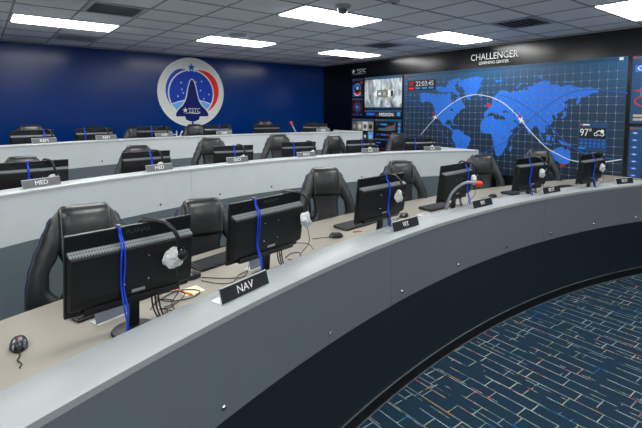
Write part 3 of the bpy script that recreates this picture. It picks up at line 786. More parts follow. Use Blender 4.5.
right(rect(6.66, 6.74, 2.30, 2.37), .0165, 'payload', 'p_tan', t); right(rect(6.80, 6.88, 2.31, 2.36), .0165, 'payload', 'p_white', t)
right(rect(6.455, 6.52, 2.28, 2.39), .0135, 'shuttle_tail', 'p_dark', t)
right(rect(6.22, 7.30, 2.02, 2.04), .0105, 'caption_bar', 'p_mid', t)
right(rect(7.16, 7.20, 2.60, 2.62), .012, 'caption_mark', 'p_lred', t)
rebase(t, (XM, 6.76, 2.005))
t = panel('narrow strip screen with pale lettering under the shuttle picture', 'text_screen', 6.195, 7.33, 1.83, 1.998)
right(rect(6.42, 6.86, 1.85, 1.925), .012, 'text_block', 'p_grey', t)
text('lettering', 'MISSION', .095, 'p_white', t, MT_RIGHT(XM-.0135, 6.64, 1.888), .40)
right(rect(6.98, 7.25, 1.87, 1.925), .012, 'button', 'p_btn', t); right(rect(6.25, 6.34, 1.86, 1.94), .012, 'button', 'p_cyan', t)
right(rect(6.90, 6.93, 1.86, 1.90), .012, 'red_dot', 'p_lred', t)
rebase(t, (XM, 6.76, 1.83))
t = panel('screen with a row of small photographs behind the rear desk end', 'photo_screen', 7.0, 7.74, 1.22, 1.80)
for k, (a, b, mm) in enumerate([('p_grey', 0, 'p_tan'), ('p_tan', 0, 'p_white'), ('p_white', 0, 'p_grey'), ('p_tan', 0, 'p_dark')]):
    y1 = 7.72-.175*k
    right(rect(y1-.165, y1, 1.53, 1.73), .0105, 'photograph', a, t)
    right(circ(y1-.08, 1.62, .055, 12), .012, 'photo_detail', mm, t)
for k, a in enumerate(['p_grey', 'p_white', 'p_dark', 'p_sky']):
    y1 = 7.72-.175*k
    right(rect(y1-.165, y1, 1.29, 1.51), .0105, 'photograph', a, t)
    right(star(y1-.08, 1.40, .05, .5, 5), .012, 'photo_detail', 'p_white' if a != 'p_white' else 'p_tan', t)
rebase(t, (XM, 7.37, 1.22))
t = panel('dark status screen with blue bars beside the photographs', 'status_screen', 6.195, 6.985, 1.40, 1.80)
right([(6.9, 1.55), (6.85, 1.60), (6.7, 1.60), (6.55, 1.64), (6.42, 1.67), (6.40, 1.72), (6.37, 1.72), (6.40, 1.56), (6.6, 1.54)], .0105, 'craft_diagram', 'p_grey', t)
right(rect(6.62, 6.82, 1.665, 1.695), .0105, 'bar', 'p_cyan', t); right(rect(6.85, 6.95, 1.66, 1.70), .0105, 'bar', 'p_mid', t)
right(rect(6.62, 6.80, 1.44, 1.475), .0105, 'bar', 'p_btn', t); right(rect(6.53, 6.61, 1.44, 1.475), .0105, 'bar', 'p_lred', t); right(rect(6.83, 6.95, 1.43, 1.48), .0105, 'bar', 'p_mid', t)
right(rect(6.42, 6.66, 1.645, 1.652), .012, 'red_line', 'p_lred', t)
for k in range(3): right(circ(6.27, 1.69-.09*k, .04, 14), .0105, 'round_icon', 'p_cyan', t)
right(circ(6.25, 1.66, .02, 10), .012, 'red_dot', 'p_lred', t)
rebase(t, (XM, 6.6, 1.4))
t = panel('lowest dark status screen partly behind a chair back', 'status_screen', 6.195, 6.985, 1.08, 1.39)
right(rect(6.8, 6.95, 1.27, 1.30), .0105, 'bar', 'p_btn', t); right(circ(6.9, 1.21, .025, 12), .0105, 'round_icon', 'p_btn', t)
right(rect(6.25, 6.95, 1.15, 1.158), .0105, 'red_line', 'p_lred', t)
rebase(t, (XM, 6.6, 1.08))
# right-hand screens
t = panel('tall screen with blue globe drawing at the right edge', 'globe_screen', 1.10, 2.195, 1.80, 2.70, 'p_mid')
right(rect(1.75, 2.15, 2.48, 2.57), .0105, 'title_block', 'p_btn', t)
text('lettering', 'ORBIT', .08, 'p_white', t, MT_RIGHT(XM-.0125, 1.96, 2.525), .33)
for k in range(9):
    a = PI*k/9; P = [(1.72+.36*math.cos(s)*math.cos(a)-.0, 2.22+.22*math.sin(s)) for s in [2*PI*i/28 for i in range(29)]]
    ribbon(P, .008, .011, 'globe_line', 'p_cyan', t)
P = [(1.72+.42*math.cos(s), 2.10+.11*math.sin(s)) for s in [2*PI*i/28 for i in range(29)]]
ribbon(P, .016, .013, 'orbit_ring', 'p_lred', t)
right([(2.16, 2.235), (2.10, 2.255), (2.02, 2.24), (2.10, 2.225)], .013, 'craft_mark', 'p_lred', t)
for a in range(2):
    for b in range(4):
        right(rect(2.02-.2*b+0, 2.15-.2*b, 1.845+.05*a, 1.875+.05*a), .0105, 'readout', 'p_tan', t)
rebase(t, (XM, 1.65, 1.8))
t = panel('tall list screen with blue buttons at the right edge', 'list_screen', 1.10, 2.19, .93, 1.775, 'p_mid')
right(rect(1.15, 2.02, .95, 1.70), .009, 'list_field', 'p_dark', t)
for k in range(7):
    z = 1.68-.094*k
    right([(2.155, z), (2.145, z+.014), (2.085, z+.014), (2.075, z), (2.085, z-.014), (2.145, z-.014)], .0105, 'button', 'p_btn', t)
    right(rect(2.10, 2.13, z-.005, z+.005), .012, 'button_text', 'p_white', t)
rebase(t, (XM, 1.65, .93))

# ------------------------------------------------------------------ chair
def loft(mb, secs, seg=20, e=3.0):
    """secs: (cx, cy, cz, half_w, half_d); horizontal superellipse sections"""
    n = len(mb.v)
    for cx, cy, cz, hw, hd in secs:
        for k in range(seg):
            a = 2*PI*k/seg; c, s = math.cos(a), math.sin(a)
            mb.v.append((cx+hw*math.copysign(abs(c)**(2/e), c), cy+hd*math.copysign(abs(s)**(2/e), s), cz))
    for i in range(len(secs)-1):
        for k in range(seg):
            mb.f.append((n+i*seg+k, n+i*seg+(k+1) % seg, n+(i+1)*seg+(k+1) % seg, n+(i+1)*seg+k))
    mb.f.append(tuple(n+k for k in range(seg))[::-1]); mb.f.append(tuple(n+(len(secs)-1)*seg+k for k in range(seg)))
    return mb
def interp(tab, h):
    for (a, *A), (b, *B) in zip(tab, tab[1:]):
        if a <= h <= b:
            t = (h-a)/(b-a); t = t*t*(3-2*t)
            return [x+(y-x)*t for x, y in zip(A, B)]
    return list(tab[-1][1:])
HB = .48                                     # the back starts this high
def by(h): return .20+h*.19                  # lean of the back
def make_chair(pad):
    t = thing('office_chair', 'x', 'chair')
    # lower gear, stays on the floor
    mb = MB()
    for k in range(5):
        a = 2*PI*k/5+.3
        mt = Matrix.Rotation(a, 4, 'Z')
        mb.prism([(0, .10), (.29, .065), (.30, .085), (.05, .145), (0, .145)], 'y', -.018, .018)
        for q in range(len(mb.v)-10, len(mb.v)): mb.v[q] = tuple(mt @ Vector(mb.v[q]))
    mb.lathe([(.05, .09), (.055, .15), (.03, .16)])
    mb.build('star_base', 'chair_plastic', t)
    for k in range(5):
        a = 2*PI*k/5+.3; p = Vector((.285*math.cos(a), .285*math.sin(a), .033))
        mt = Matrix.Rotation(a+.5, 4, 'Z') @ Matrix.Rotation(PI/2, 4, 'X')
        MB().lathe([(.02, -.024), (.033, -.02), (.033, .02), (.02, .024)], seg=12, mtx=mt).box((-.012, -.012, 0), (.012, .012, .045)).build('caster', 'chair_plastic', t).location = p
    MB().lathe([(.026, .13), (.026, .30), (.016, .30), (.016, .42)], seg=12).build('gas_lift', 'black_matt', t)
    up_ = []
    s = MB(); loft(s, [(0, -.02, .40, .20, .20), (0, -.02, .415, .24, .24), (0, -.02, .45, .255, .255), (0, -.02, .485, .25, .25), (0, -.02, .51, .21, .21), (0, -.02, .518, .12, .12)], 24, 4)
    up_.append(s.build('seat', 'leather', t, smooth=True))
    up_.append(MB().box((-.10, -.12, .375), (.10, .12, .41)).build('seat_plate', 'black_matt', t, bevel=.008))
    # centre of the back
    tab = [(0, .15, .035), (.10, .15, .045), (.19, .138, .042), (.25, .112, .038), (.36, .112, .038), (.43, .135, .042), (.60, .12, .04)]
    mb = MB(); secs = []
    for i in range(25):
        h = .60*i/24; hw, hd = interp(tab, h); secs.append((0, by(h), HB+h, hw, hd))
    loft(mb, secs, 22, 3.6); up_.append(mb.build('backrest', 'leather', t, smooth=True))
    # bolsters either side, open in the middle of the back
    tabw = [(-.02, .18, .06, .035), (.10, .200, .082, .042), (.19, .212, .078, .048), (.26, .232, .052, .050), (.34, .224, .046, .050), (.42, .19, .056, .048), (.50, .155, .055, .046), (.58, .132, .045, .040), (.62, .115, .036, .034), (.645, .105, .025, .024)]
    for sx in (-1, 1):
        mb = MB(); secs = []
        for i in range(27):
            h = -.02+.665*i/26; x, hw, hd = interp(tabw, h); secs.append((sx*x, by(h)-.012, HB+h, hw, hd))
        loft(mb, secs, 16, 2.5); bo = mb.build('bolster', 'leather', t, smooth=True); up_.append(bo)
        P = []
        for i in range(30):
            h = .0+.60*i/29; x, hw, hd = interp(tabw, h); P.append((sx*(x+hw*.62), by(h)-.012-hd*.80, HB+h))
        MB().tube(P, .0015, 5).build('stitching', 'stitch', bo)
        P = []
        for i in range(30):
            h = -.01+.62*i/29; x, hw, hd = interp(tabw, h); P.append((sx*(x+hw*.90), by(h)-.006+hd*.3, HB+h))
        MB().tube(P, .011, 6).build('piping', 'blue_piping', bo, smooth=True)
    # head pillow rolled over the top
    mb = MB()
    hs = [(.425, .120, .035), (.435, .130, .05), (.46, .137, .062), (.52, .138, .070), (.58, .136, .072), (.63, .131, .066), (.655, .124, .052), (.668, .110, .033), (.672, .085, .014)]
    loft(mb, [(0, by(h)-.012, HB+h, hw, hd) for h, hw, hd in hs], 24, 3.2)
    hr = mb.build('headrest', 'leather', t, smooth=True); up_.append(hr)
    for sx in (-1, 1):
        P = [(sx*.116, by(h)-.012-hd*.93, HB+h) for h, hw, hd in hs[1:-1]]
        MB().tube(P, .0015, 5).build('stitching', 'stitch', hr)
    if pad:
        mb = MB()
        def dome(u, v):
            a = PI*u; r = math.sin(PI/2*(1-v))
            return Vector((-.135*math.cos(a)*r, by(.1+.2*math.sin(a)*r)-.03-.055*math.sin(PI/2*v)**.5, HB+.02+.29*math.sin(a)*r))
        mb.grid(dome, 20, 8)
        up_.append(mb.build('lumbar_pad', 'mesh_cloth', t, smooth=True))
    for o in up_: o['up'] = 1
    return t
chair_proto = {0: make_chair(0), 1: make_chair(1)}
fresh = {0: True, 1: True}
def place_chair(r, x, y, rz, ztop, label, pad=1, grp=''):
    deckz = ROWS[r]['deck']
    if fresh[pad]:
        o = chair_proto[pad]
        src = [(c.name, tuple(c.location)) for c in o.children]
        o['label'] = label; o['group'] = grp
        fresh[pad] = False
        pend.append((o, r, x, y, rz, ztop)); return o
    o = dup(chair_proto[pad], (0, 0, 0), 0, label, grp)
    pend.append((o, r, x, y, rz, ztop)); return o
pend = []
def settle():
    for o, r, x, y, rz, ztop in pend:
        dk = ROWS[r]['deck']
        dz = max(-.12, min(.10, ztop-dk-(HB+.672)))
        # x, y is where the top of the back stands
        off = by(.66)
        o.location = (x+off*math.sin(rz), y-off*math.cos(rz), dk)
        o.rotation_euler = (0, 0, rz)
        for c in o.children:
            if c.get('up'): c.location = Vector(c.location)+Vector((0, 0, dz))
            if c.name.startswith('gas_lift') and dz: c.scale = (1, 1, (.42+dz)/.42)

# ------------------------------------------------------------------ monitor
TILT = .115
MTM = Matrix.Translation((0, .05, .29)) @ Matrix.Rotation(TILT, 4, 'X') @ Matrix.Translation((0, -.05, -.29))
def tl(x, y, z): return MTM @ Vector((x, y, z))
def make_monitor():
    t = thing('monitor', 'x', 'monitor')
    b = MB(); b.lathe([(.088, 0), (.090, .006), (.084, .013), (.03, .018)], c=(-.01, .025, 0), seg=28); b.build('stand_base', 'black', t, smooth=True)
    b = MB(); b.prism([(-.022, .0), (.022, .0), (.018, .24), (-.018, .24)], 'y', -.012, .016)
    for i, v in enumerate(b.v): b.v[i] = (v[0], v[1]+.055-.10*v[2], v[2]+.015)
    b.build('stand_neck', 'black', t, bevel=.004)
    W2 = .26
    b = MB().box((-W2, .042, .118), (W2, .060, .45), MTM); df = b.build('display_frame', 'black', t, bevel=.003)
    MB().box((-W2+.012, .0605, .135), (W2-.012, .0615, .44), MTM).build('screen', 'screen', df)
    # back housing: (y, z) outline with a bevelled shelf on top
    b = MB(); b.prism([(.043, .150), (.018, .150), (.004, .165), (.0, .20), (.0, .364), (.005, .372), (.043, .372)], 'x', -W2+.006, W2-.006)
    b.v = [tuple(MTM @ Vector((x*(1 if y > .03 else .985), y, z))) for x, y, z in b.v]
    bc = b.build('back_cover', 'black_matt', t, bevel=.004)
    b = MB(); b.prism([(.0425, .3725), (.004, .3725), (.006, .375), (.0425, .388)], 'x', -W2+.008, W2-.008)
    b.v = [tuple(MTM @ Vector(v)) for v in b.v]; b.build('vent_strip', 'perforated', bc)
    b = MB().box((-.20, .012, .122), (.20, .043, .152), MTM); b.build('socket_bay', 'black', bc, bevel=.003)
    for x in (-.05, .05):
        for z in (.22, .32):
            s = MB().lathe([(.004, 0), (.003, .0015)], seg=8, mtx=Matrix.Rotation(PI/2, 4, 'X')).build('screw', 'chrome', bc); s.location = tl(x, -.0005, z)
            s.rotation_euler = (TILT, 0, 0)
    text('lettering', 'PLANAR', .026, 'logo', df, MTM @ Matrix.Translation((.02, .0415, .425)) @ Matrix.Rotation(PI/2, 4, 'X'), .105)
    MB().box((-.02, -.001, .175), (.035, .0005, .188), MTM).build('rating_sticker', 'label_grey', bc)
    # signal cables hanging to the desk
    b = MB()
    for k, (x, q) in enumerate(((.07, .10), (.085, .14), (.10, .13))):
        b.tube(smooth_path([(x, .03, .135), (x+.005, .025, .07), (x+.02, -.005+.01*k, .015), (q, .03, .006), (q+.03, .09, .006)], 4), .0035, 6)
    b.build('signal_cable', 'cable', t, smooth=True)
    return t
mon_proto = make_monitor(); mon_first = [True]
def place_monitor(r, x, y, rz, label, grp):
    # x, y: middle of the top edge
    p = Vector((x, y, 0)); n = Vector((-math.sin(rz), math.cos(rz), 0)); p = p-n*.032
    p.z = ROWS[r]['desk']
    if mon_first[0]:
        mon_first[0] = False; o = mon_proto; o.location = p; o.rotation_euler = (0, 0, rz); o['label'] = label; o['group'] = grp
        return o
    return dup(mon_proto, p, rz, label, grp)
def local(o_loc, rz): return Matrix.Translation(o_loc) @ Matrix.Rotation(rz, 4, 'Z')

# lanyard: blue cord looped over the top edge; local coordinates of the monitor
def lanyard(mon, x, label, kind=0, seed=0):
    t = thing('lanyard', label, 'lanyard', mon.location, mon.rotation_euler.z, 'blue lanyards on monitors')
    rr = random.Random(seed); j = lambda a: rr.uniform(-a, a)
    def strand(dx, zb, wig, side):
        top = tl(x+dx*.4, .051, .4535); P = [tl(x+dx*.3-.01, .066, .36), tl(x+dx*.4, .064, .435), top, tl(x+dx*.5, .037, .447), tl(x+dx*.7+j(wig), .030, .42), tl(x+dx+j(wig), -.0005, .385), tl(x+dx*1.2+j(wig), -.0055, .30), tl(x+dx*.9+j(wig), -.0055, .21)]
        P += [Vector((x+dx+j(wig)+side*.3, -.02, max(zb+.06, .12))), Vector((x+side, -.025, zb))]
        return P
    w_, sd, zb = {0: (.003, .0, .03), 1: (.001, .0, .08), 2: (.012, .05, .03), 3: (.012, -.07, .10)}[kind]
    b = MB()
    hs_ = .003 if kind == 1 else .006
    A = strand(hs_, zb, w_, sd); B = strand(-hs_, zb, w_, sd+(.01 if kind != 2 else -.03))
    cr_ = (.0048 if mon.location.z > 1.05 else .0038) if kind in (1, 3) else .0034
    b.tube(smooth_path(A, 5), cr_, 6); b.tube(smooth_path(B, 5), cr_, 6)
    cd = b.build('cord', 'cord', t, smooth=True)
    a = A[-1]
    MB().box((a.x-.006, a.y-.004, a.z-.03), (a.x+.006, a.y+.004, a.z+.006)).build('clasp', 'cord', cd, bevel=.002)
    p = tl(x, .051, .456)
    MB().box((x-.008, p.y-.012, p.z-.0005), (x+.008, p.y+.012, p.z+.004)).build('crimp', 'strip', cd, bevel=.001)
    return t
def headset(mon, x, label, kind=0, white=True):
    """hung over the top edge near x; band over the edge, one padded cup on the back"""
    t = thing('headset', label, 'headset', mon.location, mon.rotation_euler.z, 'headsets hung on monitors')
    s = {0: 1, 1: 1.0}[kind]
    lean = .075 if kind == 0 else .03
    P = [tl(x-.045, .085, .36), tl(x-.04, .085, .42), Vector(tl(x-.025, .075, .455)), Vector(tl(x-.005, .047, .4585)), Vector(tl(x+lean*.55, .0, .452)), Vector(tl(x+lean, -.030, .41)), Vector(tl(x+lean+.012, -.040, .355)), Vector(tl(x+lean+.012, -.040, .31))]
    MB().tube(smooth_path(P, 6), (lambda n: [(.0095, .0065)]*n)(len(smooth_path(P, 6))), 8).build('headband', 'black', t, smooth=True)
    c = tl(x+lean-.008, -.030, .298)
    # padded cup under a loose pale cover: lumpy ring
    def blob(cx, cy, cz, R_, name):
        b = MB(); rr = random.Random(int(x*1000)+7); nu, nv = 20, 12; n = 0
        ph = [rr.uniform(0, 6) for _ in range(6)]
        def P(u, v):
            a, f = 2*PI*u, PI*v
            k = 1+.10*math.sin(3*a+ph[0]+2*f)+.08*math.sin(5*a+ph[1]-3*f)+.06*math.sin(7*f+ph[2]+a)
            return Vector((cx+R_*k*math.sin(f)*math.cos(a), cy-.55*R_*k*math.cos(f), cz+1.05*R_*k*math.sin(f)*math.sin(a)))
        b.grid(P, nu, nv)
        return b.build(name, 'fluff', t, smooth=True)
    blob(c.x, c.y-.004, c.z, .044, 'ear_cover')
    MB().lathe([(.014, -.012), (.022, -.006), (.022, .006), (.012, .012)], c=tuple(c+Vector((.030, -.026, .012))), seg=12, mtx=Matrix.Rotation(PI/2, 4, 'X')).build('ear_shell', 'black', t, smooth=True)
    MB().tube(smooth_path([c+Vector((.03, -.03, .05)), c+Vector((.032, -.034, .02)), c+Vector((.02, -.035, -.008))], 4), .004, 6).build('cup_arm', 'black', t, smooth=True)
    MB().tube(smooth_path([c+Vector((.03, -.02, -.01)), c+Vector((.04, -.02, .015)), c+Vector((.038, -.02, .045))], 4), .0028, 6).build('microphone_boom', 'label_grey', t, smooth=True)
    c2 = tl(x-.045, .095, .335)
    blob(c2.x, c2.y, c2.z, .038, 'ear_cover')
    MB().tube(smooth_path([c+Vector((.01, .0, -.035)), Vector((c.x+.02, c.y-.01, .15)), Vector((c.x+.015, .02, .07)), Vector((c.x+.05, .07, .006)), Vector((c.x+.02, .14, .006))], 5), .0022, 5).build('headset_cable', 'cable', t, smooth=True)
    return t
def nameplate(r, deg, body, label, grey=False, yaw=0):
    th = math.radians(deg); p = rowpt(r, th, .105); p.z = ROWS[r]['ledge']
    t = thing('nameplate', label, 'nameplate', p, th-PI/2+yaw, 'nameplates on the desk ledges')
    b = MB(); b.prism([(-.028, 0), (.045, 0), (.045, .003), (-.024, .003), (-.005, .070), (-.008, .071)], 'x', -.152, .152); b.build('holder', 'acrylic', t)
    ti = Matrix.Translation((0, -.0285, .005)) @ Matrix.Rotation(-.285, 4, 'X')
    ins = MB().box((-.150, -.0045, 0), (.150, -.0008, .064), ti).build('insert', 'plate_glare' if grey else 'plate_black', t)
    text('lettering', body, .050, 'white_ink', ins, ti @ Matrix.Translation((-.005, -.0052, .032)) @ Matrix.Rotation(PI/2, 4, 'X'), .034*len(body))
    return t

# ------------------------------------------------------------------ seats: monitor top middle, rotation; chair top middle, rotation, height
GM = {1: 'monitors on the front desk', 2: 'monitors on the middle desk', 3: 'monitors on the rear desk'}
GC = {1: 'chairs at the front desk', 2: 'chairs at the middle desk', 3: 'chairs at the rear desk'}
DN = {1: 'front desk', 2: 'middle desk', 3: 'rear desk'}
ORDN = ['first', 'second', 'third', 'fourth', 'fifth', 'sixth']
mons = {
 1: [(.497, 1.917, 8), (1.256, 2.105, 11.5), (2.350, 2.300, 5.5), (3.437, 2.434, 7.1), (4.523, 2.294, -4.4), (5.488, 2.097, -1.8)],
 2: [(.375, 4.477, 5.3), (1.417, 4.859, 7.2), (2.543, 5.081, -6.6), (3.573, 5.126, -11.3), (4.652, 5.016, -8.4), (5.706, 4.744, -26.8)],
 3: [(.57, 6.87, 15.8), (1.353, 7.135, 10.7), (2.263, 7.35, -14.1), (3.433, 7.488, -5.4), (4.459, 7.486, -13), (5.54, 7.36, -24.8)]}
chairs = {   # x, y, rotation in degrees, top height, pad
 1: [(.450, 2.728, -3, 1.441, 0), (1.226, 2.962, -8, 1.345, 0), (2.506, 3.196, -20, 1.445, 1), (3.608, 3.269, -28, 1.432, 1), (5.022, 3.193, -38, 1.425, 1), (6.08, 2.99, -45, 1.445, 1)],
 2: [(.347, 5.336, 0, 1.50, 1), (1.562, 5.721, -10, 1.534, 1), (2.601, 5.891, -18, 1.59, 1), (3.727, 5.921, -22, 1.63, 1), (4.748, 5.811, -4, 1.557, 1), (5.977, 5.497, -14, 1.569, 1)],
 3: [(.618, 7.74, 0, 1.75, 1), (1.514, 8.007, -5, 1.705, 1), (2.19, 8.12, 0, 1.681, 1), (3.292, 8.22, -20, 1.704, 1), (4.826, 8.22, -22, 1.767, 1), (5.97, 8.05, -20, 1.713, 1)]}
ML = {1: ['nearest black monitor at the left end of the front desk', 'black monitor behind the NAV nameplate on the front desk', 'black monitor beside the first WX nameplate on the front desk',
          'black monitor behind the grey flexible stalk on the front desk', 'black monitor left of the first BOT nameplate on the front desk', 'farthest black monitor on front desk, below the weather readout']}
CL = {1: ['black padded chair behind the nearest monitor, white stitching, far left', 'low black leather chair between the two nearest monitors', 'black chair with round lumbar pad between NAV monitor and first WX plate',
          'black chair behind the monitor by the first WX nameplate', 'black chair in front of the map, behind the grey stalk', 'farthest black chair at the front desk, before the map of Australia']}
for r in (2, 3):
    ML[r] = ['black monitor on the %s, %s from the left' % (DN[r], o) for o in ORDN]
    CL[r] = ['black padded chair at the %s, %s from the left' % (DN[r], o) for o in ORDN]
MO = {}
for r in (1, 2, 3):
    for i, (x, y, a) in enumerate(mons[r]):
        MO[r, i] = place_monitor(r, x, y, math.radians(a), ML[r][i], GM[r])
    for i, (x, y, a, z, pad) in enumerate(chairs[r]):
        place_chair(r, x, y, math.radians(a), z, CL[r][i], pad, GC[r])
settle()
LAN = {(1, 0): (-.06, 0), (1, 1): (-.10, 0), (1, 2): (.035, 1), (1, 3): (.16, 2), (1, 4): (-.06, 1), (1, 5): (0, 1),
       (2, 0): (-.05, 1), (2, 1): (.03, 3), (2, 2): (0, 1), (2, 3): (-.09, 1), (2, 4): (0, 1), (2, 5): (-.09, 1),
       (3, 0): (.13, 1), (3, 1): (-.14, 1), (3, 2): (-.03, 1), (3, 3): (.03, 1)}
HS = {(1, 0): .075, (1, 1): .175, (1, 2): .05, (1, 3): .15, (1, 4): .03, (1, 5): .07,
      (2, 0): .10, (2, 1): .10, (2, 2): .08, (2, 3): .16, (2, 4): .10, (2, 5): .16,
      (3, 0): .17, (3, 1): .13, (3, 2): .17, (3, 3): .17, (3, 5): .03}
for (r, i), (x, k) in LAN.items():
    lanyard(MO[r, i], x, 'blue cord looped over the %s monitor of the %s' % (ORDN[i], DN[r]), k, r*10+i)
for (r, i), x in HS.items():
    headset(MO[r, i], x, 'black headset with pale ear covers on the %s monitor of the %s' % (ORDN[i], DN[r]), 1 if r > 1 else 0)
for r, deg, body, lab, g in [
    (1, 107.14, 'NAV', 'black NAV nameplate, nearest on the front ledge', 0), (1, 97.98, 'WX', 'first black WX nameplate, right of the third monitor', 0),
    (1, 91.18, 'WX', 'second black WX nameplate, beside the grey stalk', 0), (1, 83.99, 'BOT', 'first black BOT nameplate, right of the fifth monitor', 0),
    (1, 75.86, 'BOT', 'last black BOT nameplate by the right edge of the picture', 0),
    (2, 115.15, 'MED', 'MED nameplate on the middle ledge at the far left', 1), (2, 105.74, 'MED', 'MED nameplate under the wavy blue cord on the middle ledge', 1),
    (2, 97.44, 'ISO', 'ISO nameplate, third from the left on the middle ledge', 1), (2, 88.7, 'ISO', 'ISO nameplate, fourth from the left on the middle ledge', 1),
    (2, 79.68, 'LS', 'nameplate, fifth from the left on the middle ledge', 1), (2, 70.5, 'LS', 'nameplate at the right end of the middle ledge', 1),
    (3, 111.1, 'REM', 'nameplate at the left end of the rear ledge', 1), (3, 105.83, 'REM', 'nameplate, second from the left on the rear ledge', 1),
    (3, 100.01, 'COM', 'nameplate left of the HA letters on the rear ledge', 1), (3, 93.02, 'COM', 'nameplate on the rear ledge right of the round emblem', 1),
    (3, 79.58, 'PRB', 'nameplate on the rear ledge at the wall corner', 1)]:
    nameplate(r, deg, body, lab, bool(g), {97.98: -.05}.get(deg, 0))

# ------------------------------------------------------------------ things on the front desk
DZ = ROWS[1]['desk']; c1 = ROWS[1]['c']
def tang(x, y): return math.atan2(y-c1[1], x-c1[0])-PI/2
def make_keyboard():
    t = thing('keyboard', 'x', 'keyboard')
    b = MB(); b.prism([(-.070, .006), (-.070, .012), (.070, .026), (.070, .006)], 'x', -.215, .215); b.build('case', 'black', t, bevel=.003)
    k = MB()
    for row in range(6):
        for col in range(21):
            if col in (15,) or (col > 17 and row == 5): continue
            x = -.207+col*.0198; y = -.060+row*.0205; z = .012+(y+.07)*.1
            k.box((x, y, z), (x+.0165, y+.0165, z+.006))
    k.build('key_block', 'key', t, stuff=True)
    f = MB(); f.box((-.2, -.066, 0), (.2, -.05, .006)).box((-.19, .052, 0), (-.16, .066, .006)).box((.16, .052, 0), (.19, .066, .006)); f.build('feet', 'black', t)
    return t
kp = make_keyboard()
KB = [(.50, 2.24, -4, 'black keyboard under the nearest monitor'), (1.17, 2.50, 0, 'black keyboard left of the NAV monitor'),
      (2.42, 2.64, 0, 'black keyboard left of the monitor by first WX nameplate'), (3.48, 2.66, 2, 'black keyboard left of the monitor behind the grey stalk'),
      (4.84, 2.59, -2, 'black keyboard beneath the fifth monitor of the front desk'), (5.55, 2.44, -2, 'black keyboard left of the farthest front monitor')]
for i, (x, y, a, lab) in enumerate(KB):
    rz = tang(x, y)+math.radians(a)
    if i == 0:
        kp.location = (x, y, DZ); kp.rotation_euler = (0, 0, rz); kp['label'] = lab; kp['group'] = 'keyboards on the front desk'
    else: dup(kp, (x, y, DZ), rz, lab, 'keyboards on the front desk')
def make_mouse():
    t = thing('computer_mouse', 'x', 'mouse')
    def shell(u, v, s=1):
        a = 2*PI*u; r = math.sin(PI/2*(1-v))**.7
        return Vector((.031*s*r*math.cos(a)*(1-.12*math.sin(a)), .055*s*r*math.sin(a), .004+.034*math.sin(PI/2*v)))
    b = MB(); b.grid(lambda u, v: shell(u, v), 24, 8); bd = b.build('body', 'black', t, smooth=True)
    MB().lathe([(.028, 0), (.031, .003), (.031, .009)], seg=24, mtx=Matrix.Diagonal((1.02, 1.78, 1, 1))).build('skirt', 'black', t, smooth=True)
    for sx in (-1, 1):
        b = MB(); b.grid(lambda u, v: Vector((sx*(.004+.019*u), .008+.038*v, .0388-.0006-.010*(u*.9)**2-.022*v**2.2)), 6, 8)
        b.build('button', 'mouse_top', t, smooth=True)
    MB().lathe([(.005, -.003), (.0085, -.002), (.0085, .002), (.005, .003)], c=(0, .028, .034), seg=12, mtx=Matrix.Rotation(PI/2, 4, 'Y')).build('scroll_wheel', 'label_grey', t)
    MB().box((-.003, .004, .037), (.003, .012, .0395)).build('mode_button', 'red_led', bd)
    b = MB(); b.tube(smooth_path([(0, .055, .008), (-.004, .085, .004), (.006, .115, .004), (-.006, .15, .004), (.0, .18, .004)], 5), .0024, 6); b.build('mouse_cable', 'cable', t, smooth=True)
    return t
mp_ = make_mouse()
MS = [(.095, 2.045, 177, 'black mouse with red button at the far left of the front desk'), (.905, 2.33, 100, 'black mouse right of the nearest monitor'),
      (2.05, 2.47, 70, 'black mouse alone on the desk left of the third monitor'), (2.93, 2.60, 100, 'black mouse behind the first WX nameplate'),
      (4.38, 2.63, 80, 'black mouse right of the second WX nameplate')]
for i, (x, y, a, lab) in enumerate(MS):
    rz = math.radians(a)
    if i == 0: mp_.location = (x, y, DZ); mp_.rotation_euler = (0, 0, rz); mp_['label'] = lab; mp_['group'] = 'mice on the front desk'
    else: dup(mp_, (x, y, DZ), rz, lab, 'mice on the front desk')
# little leaning cards under the monitors
def cardthing(x, y, w_, h_, material, label, a=0):
    t = thing('card_holder', label, 'card holder', (x, y, DZ), tang(x, y)+math.radians(a), 'small leaning cards on the front desk')
    b = MB().box((-w_/2, -.03, 0), (w_/2, .03, .003)); b.build('foot', 'acrylic', t)
    mt = Matrix.Translation((0, -.02, .003)) @ Matrix.Rotation(-.25, 4, 'X')
    MB().box((-w_/2, -.002, 0), (w_/2, .002, h_), mt).build('card', material, t, bevel=.0015)
    MB().box((-w_/2+.03, -.0032, h_*.6), (w_/2-.04, -.0022, h_*.66), mt).build('print_line', 'p_cyan' if material == 'card' else 'label_grey', t)
cardthing(.445, 2.10, .17, .075, 'card', 'grey card leaning below the nearest monitor')
cardthing(1.265, 2.27, .11, .085, 'card', 'grey card behind the NAV nameplate')
cardthing(2.53, 2.44, .11, .08, 'card', 'grey card left of the first WX nameplate')
cardthing(4.60, 2.42, .10, .06, 'white_paper', 'white card below the fifth monitor of the front desk')
cardthing(5.66, 2.22, .10, .06, 'white_paper', 'white card below the farthest front monitor')
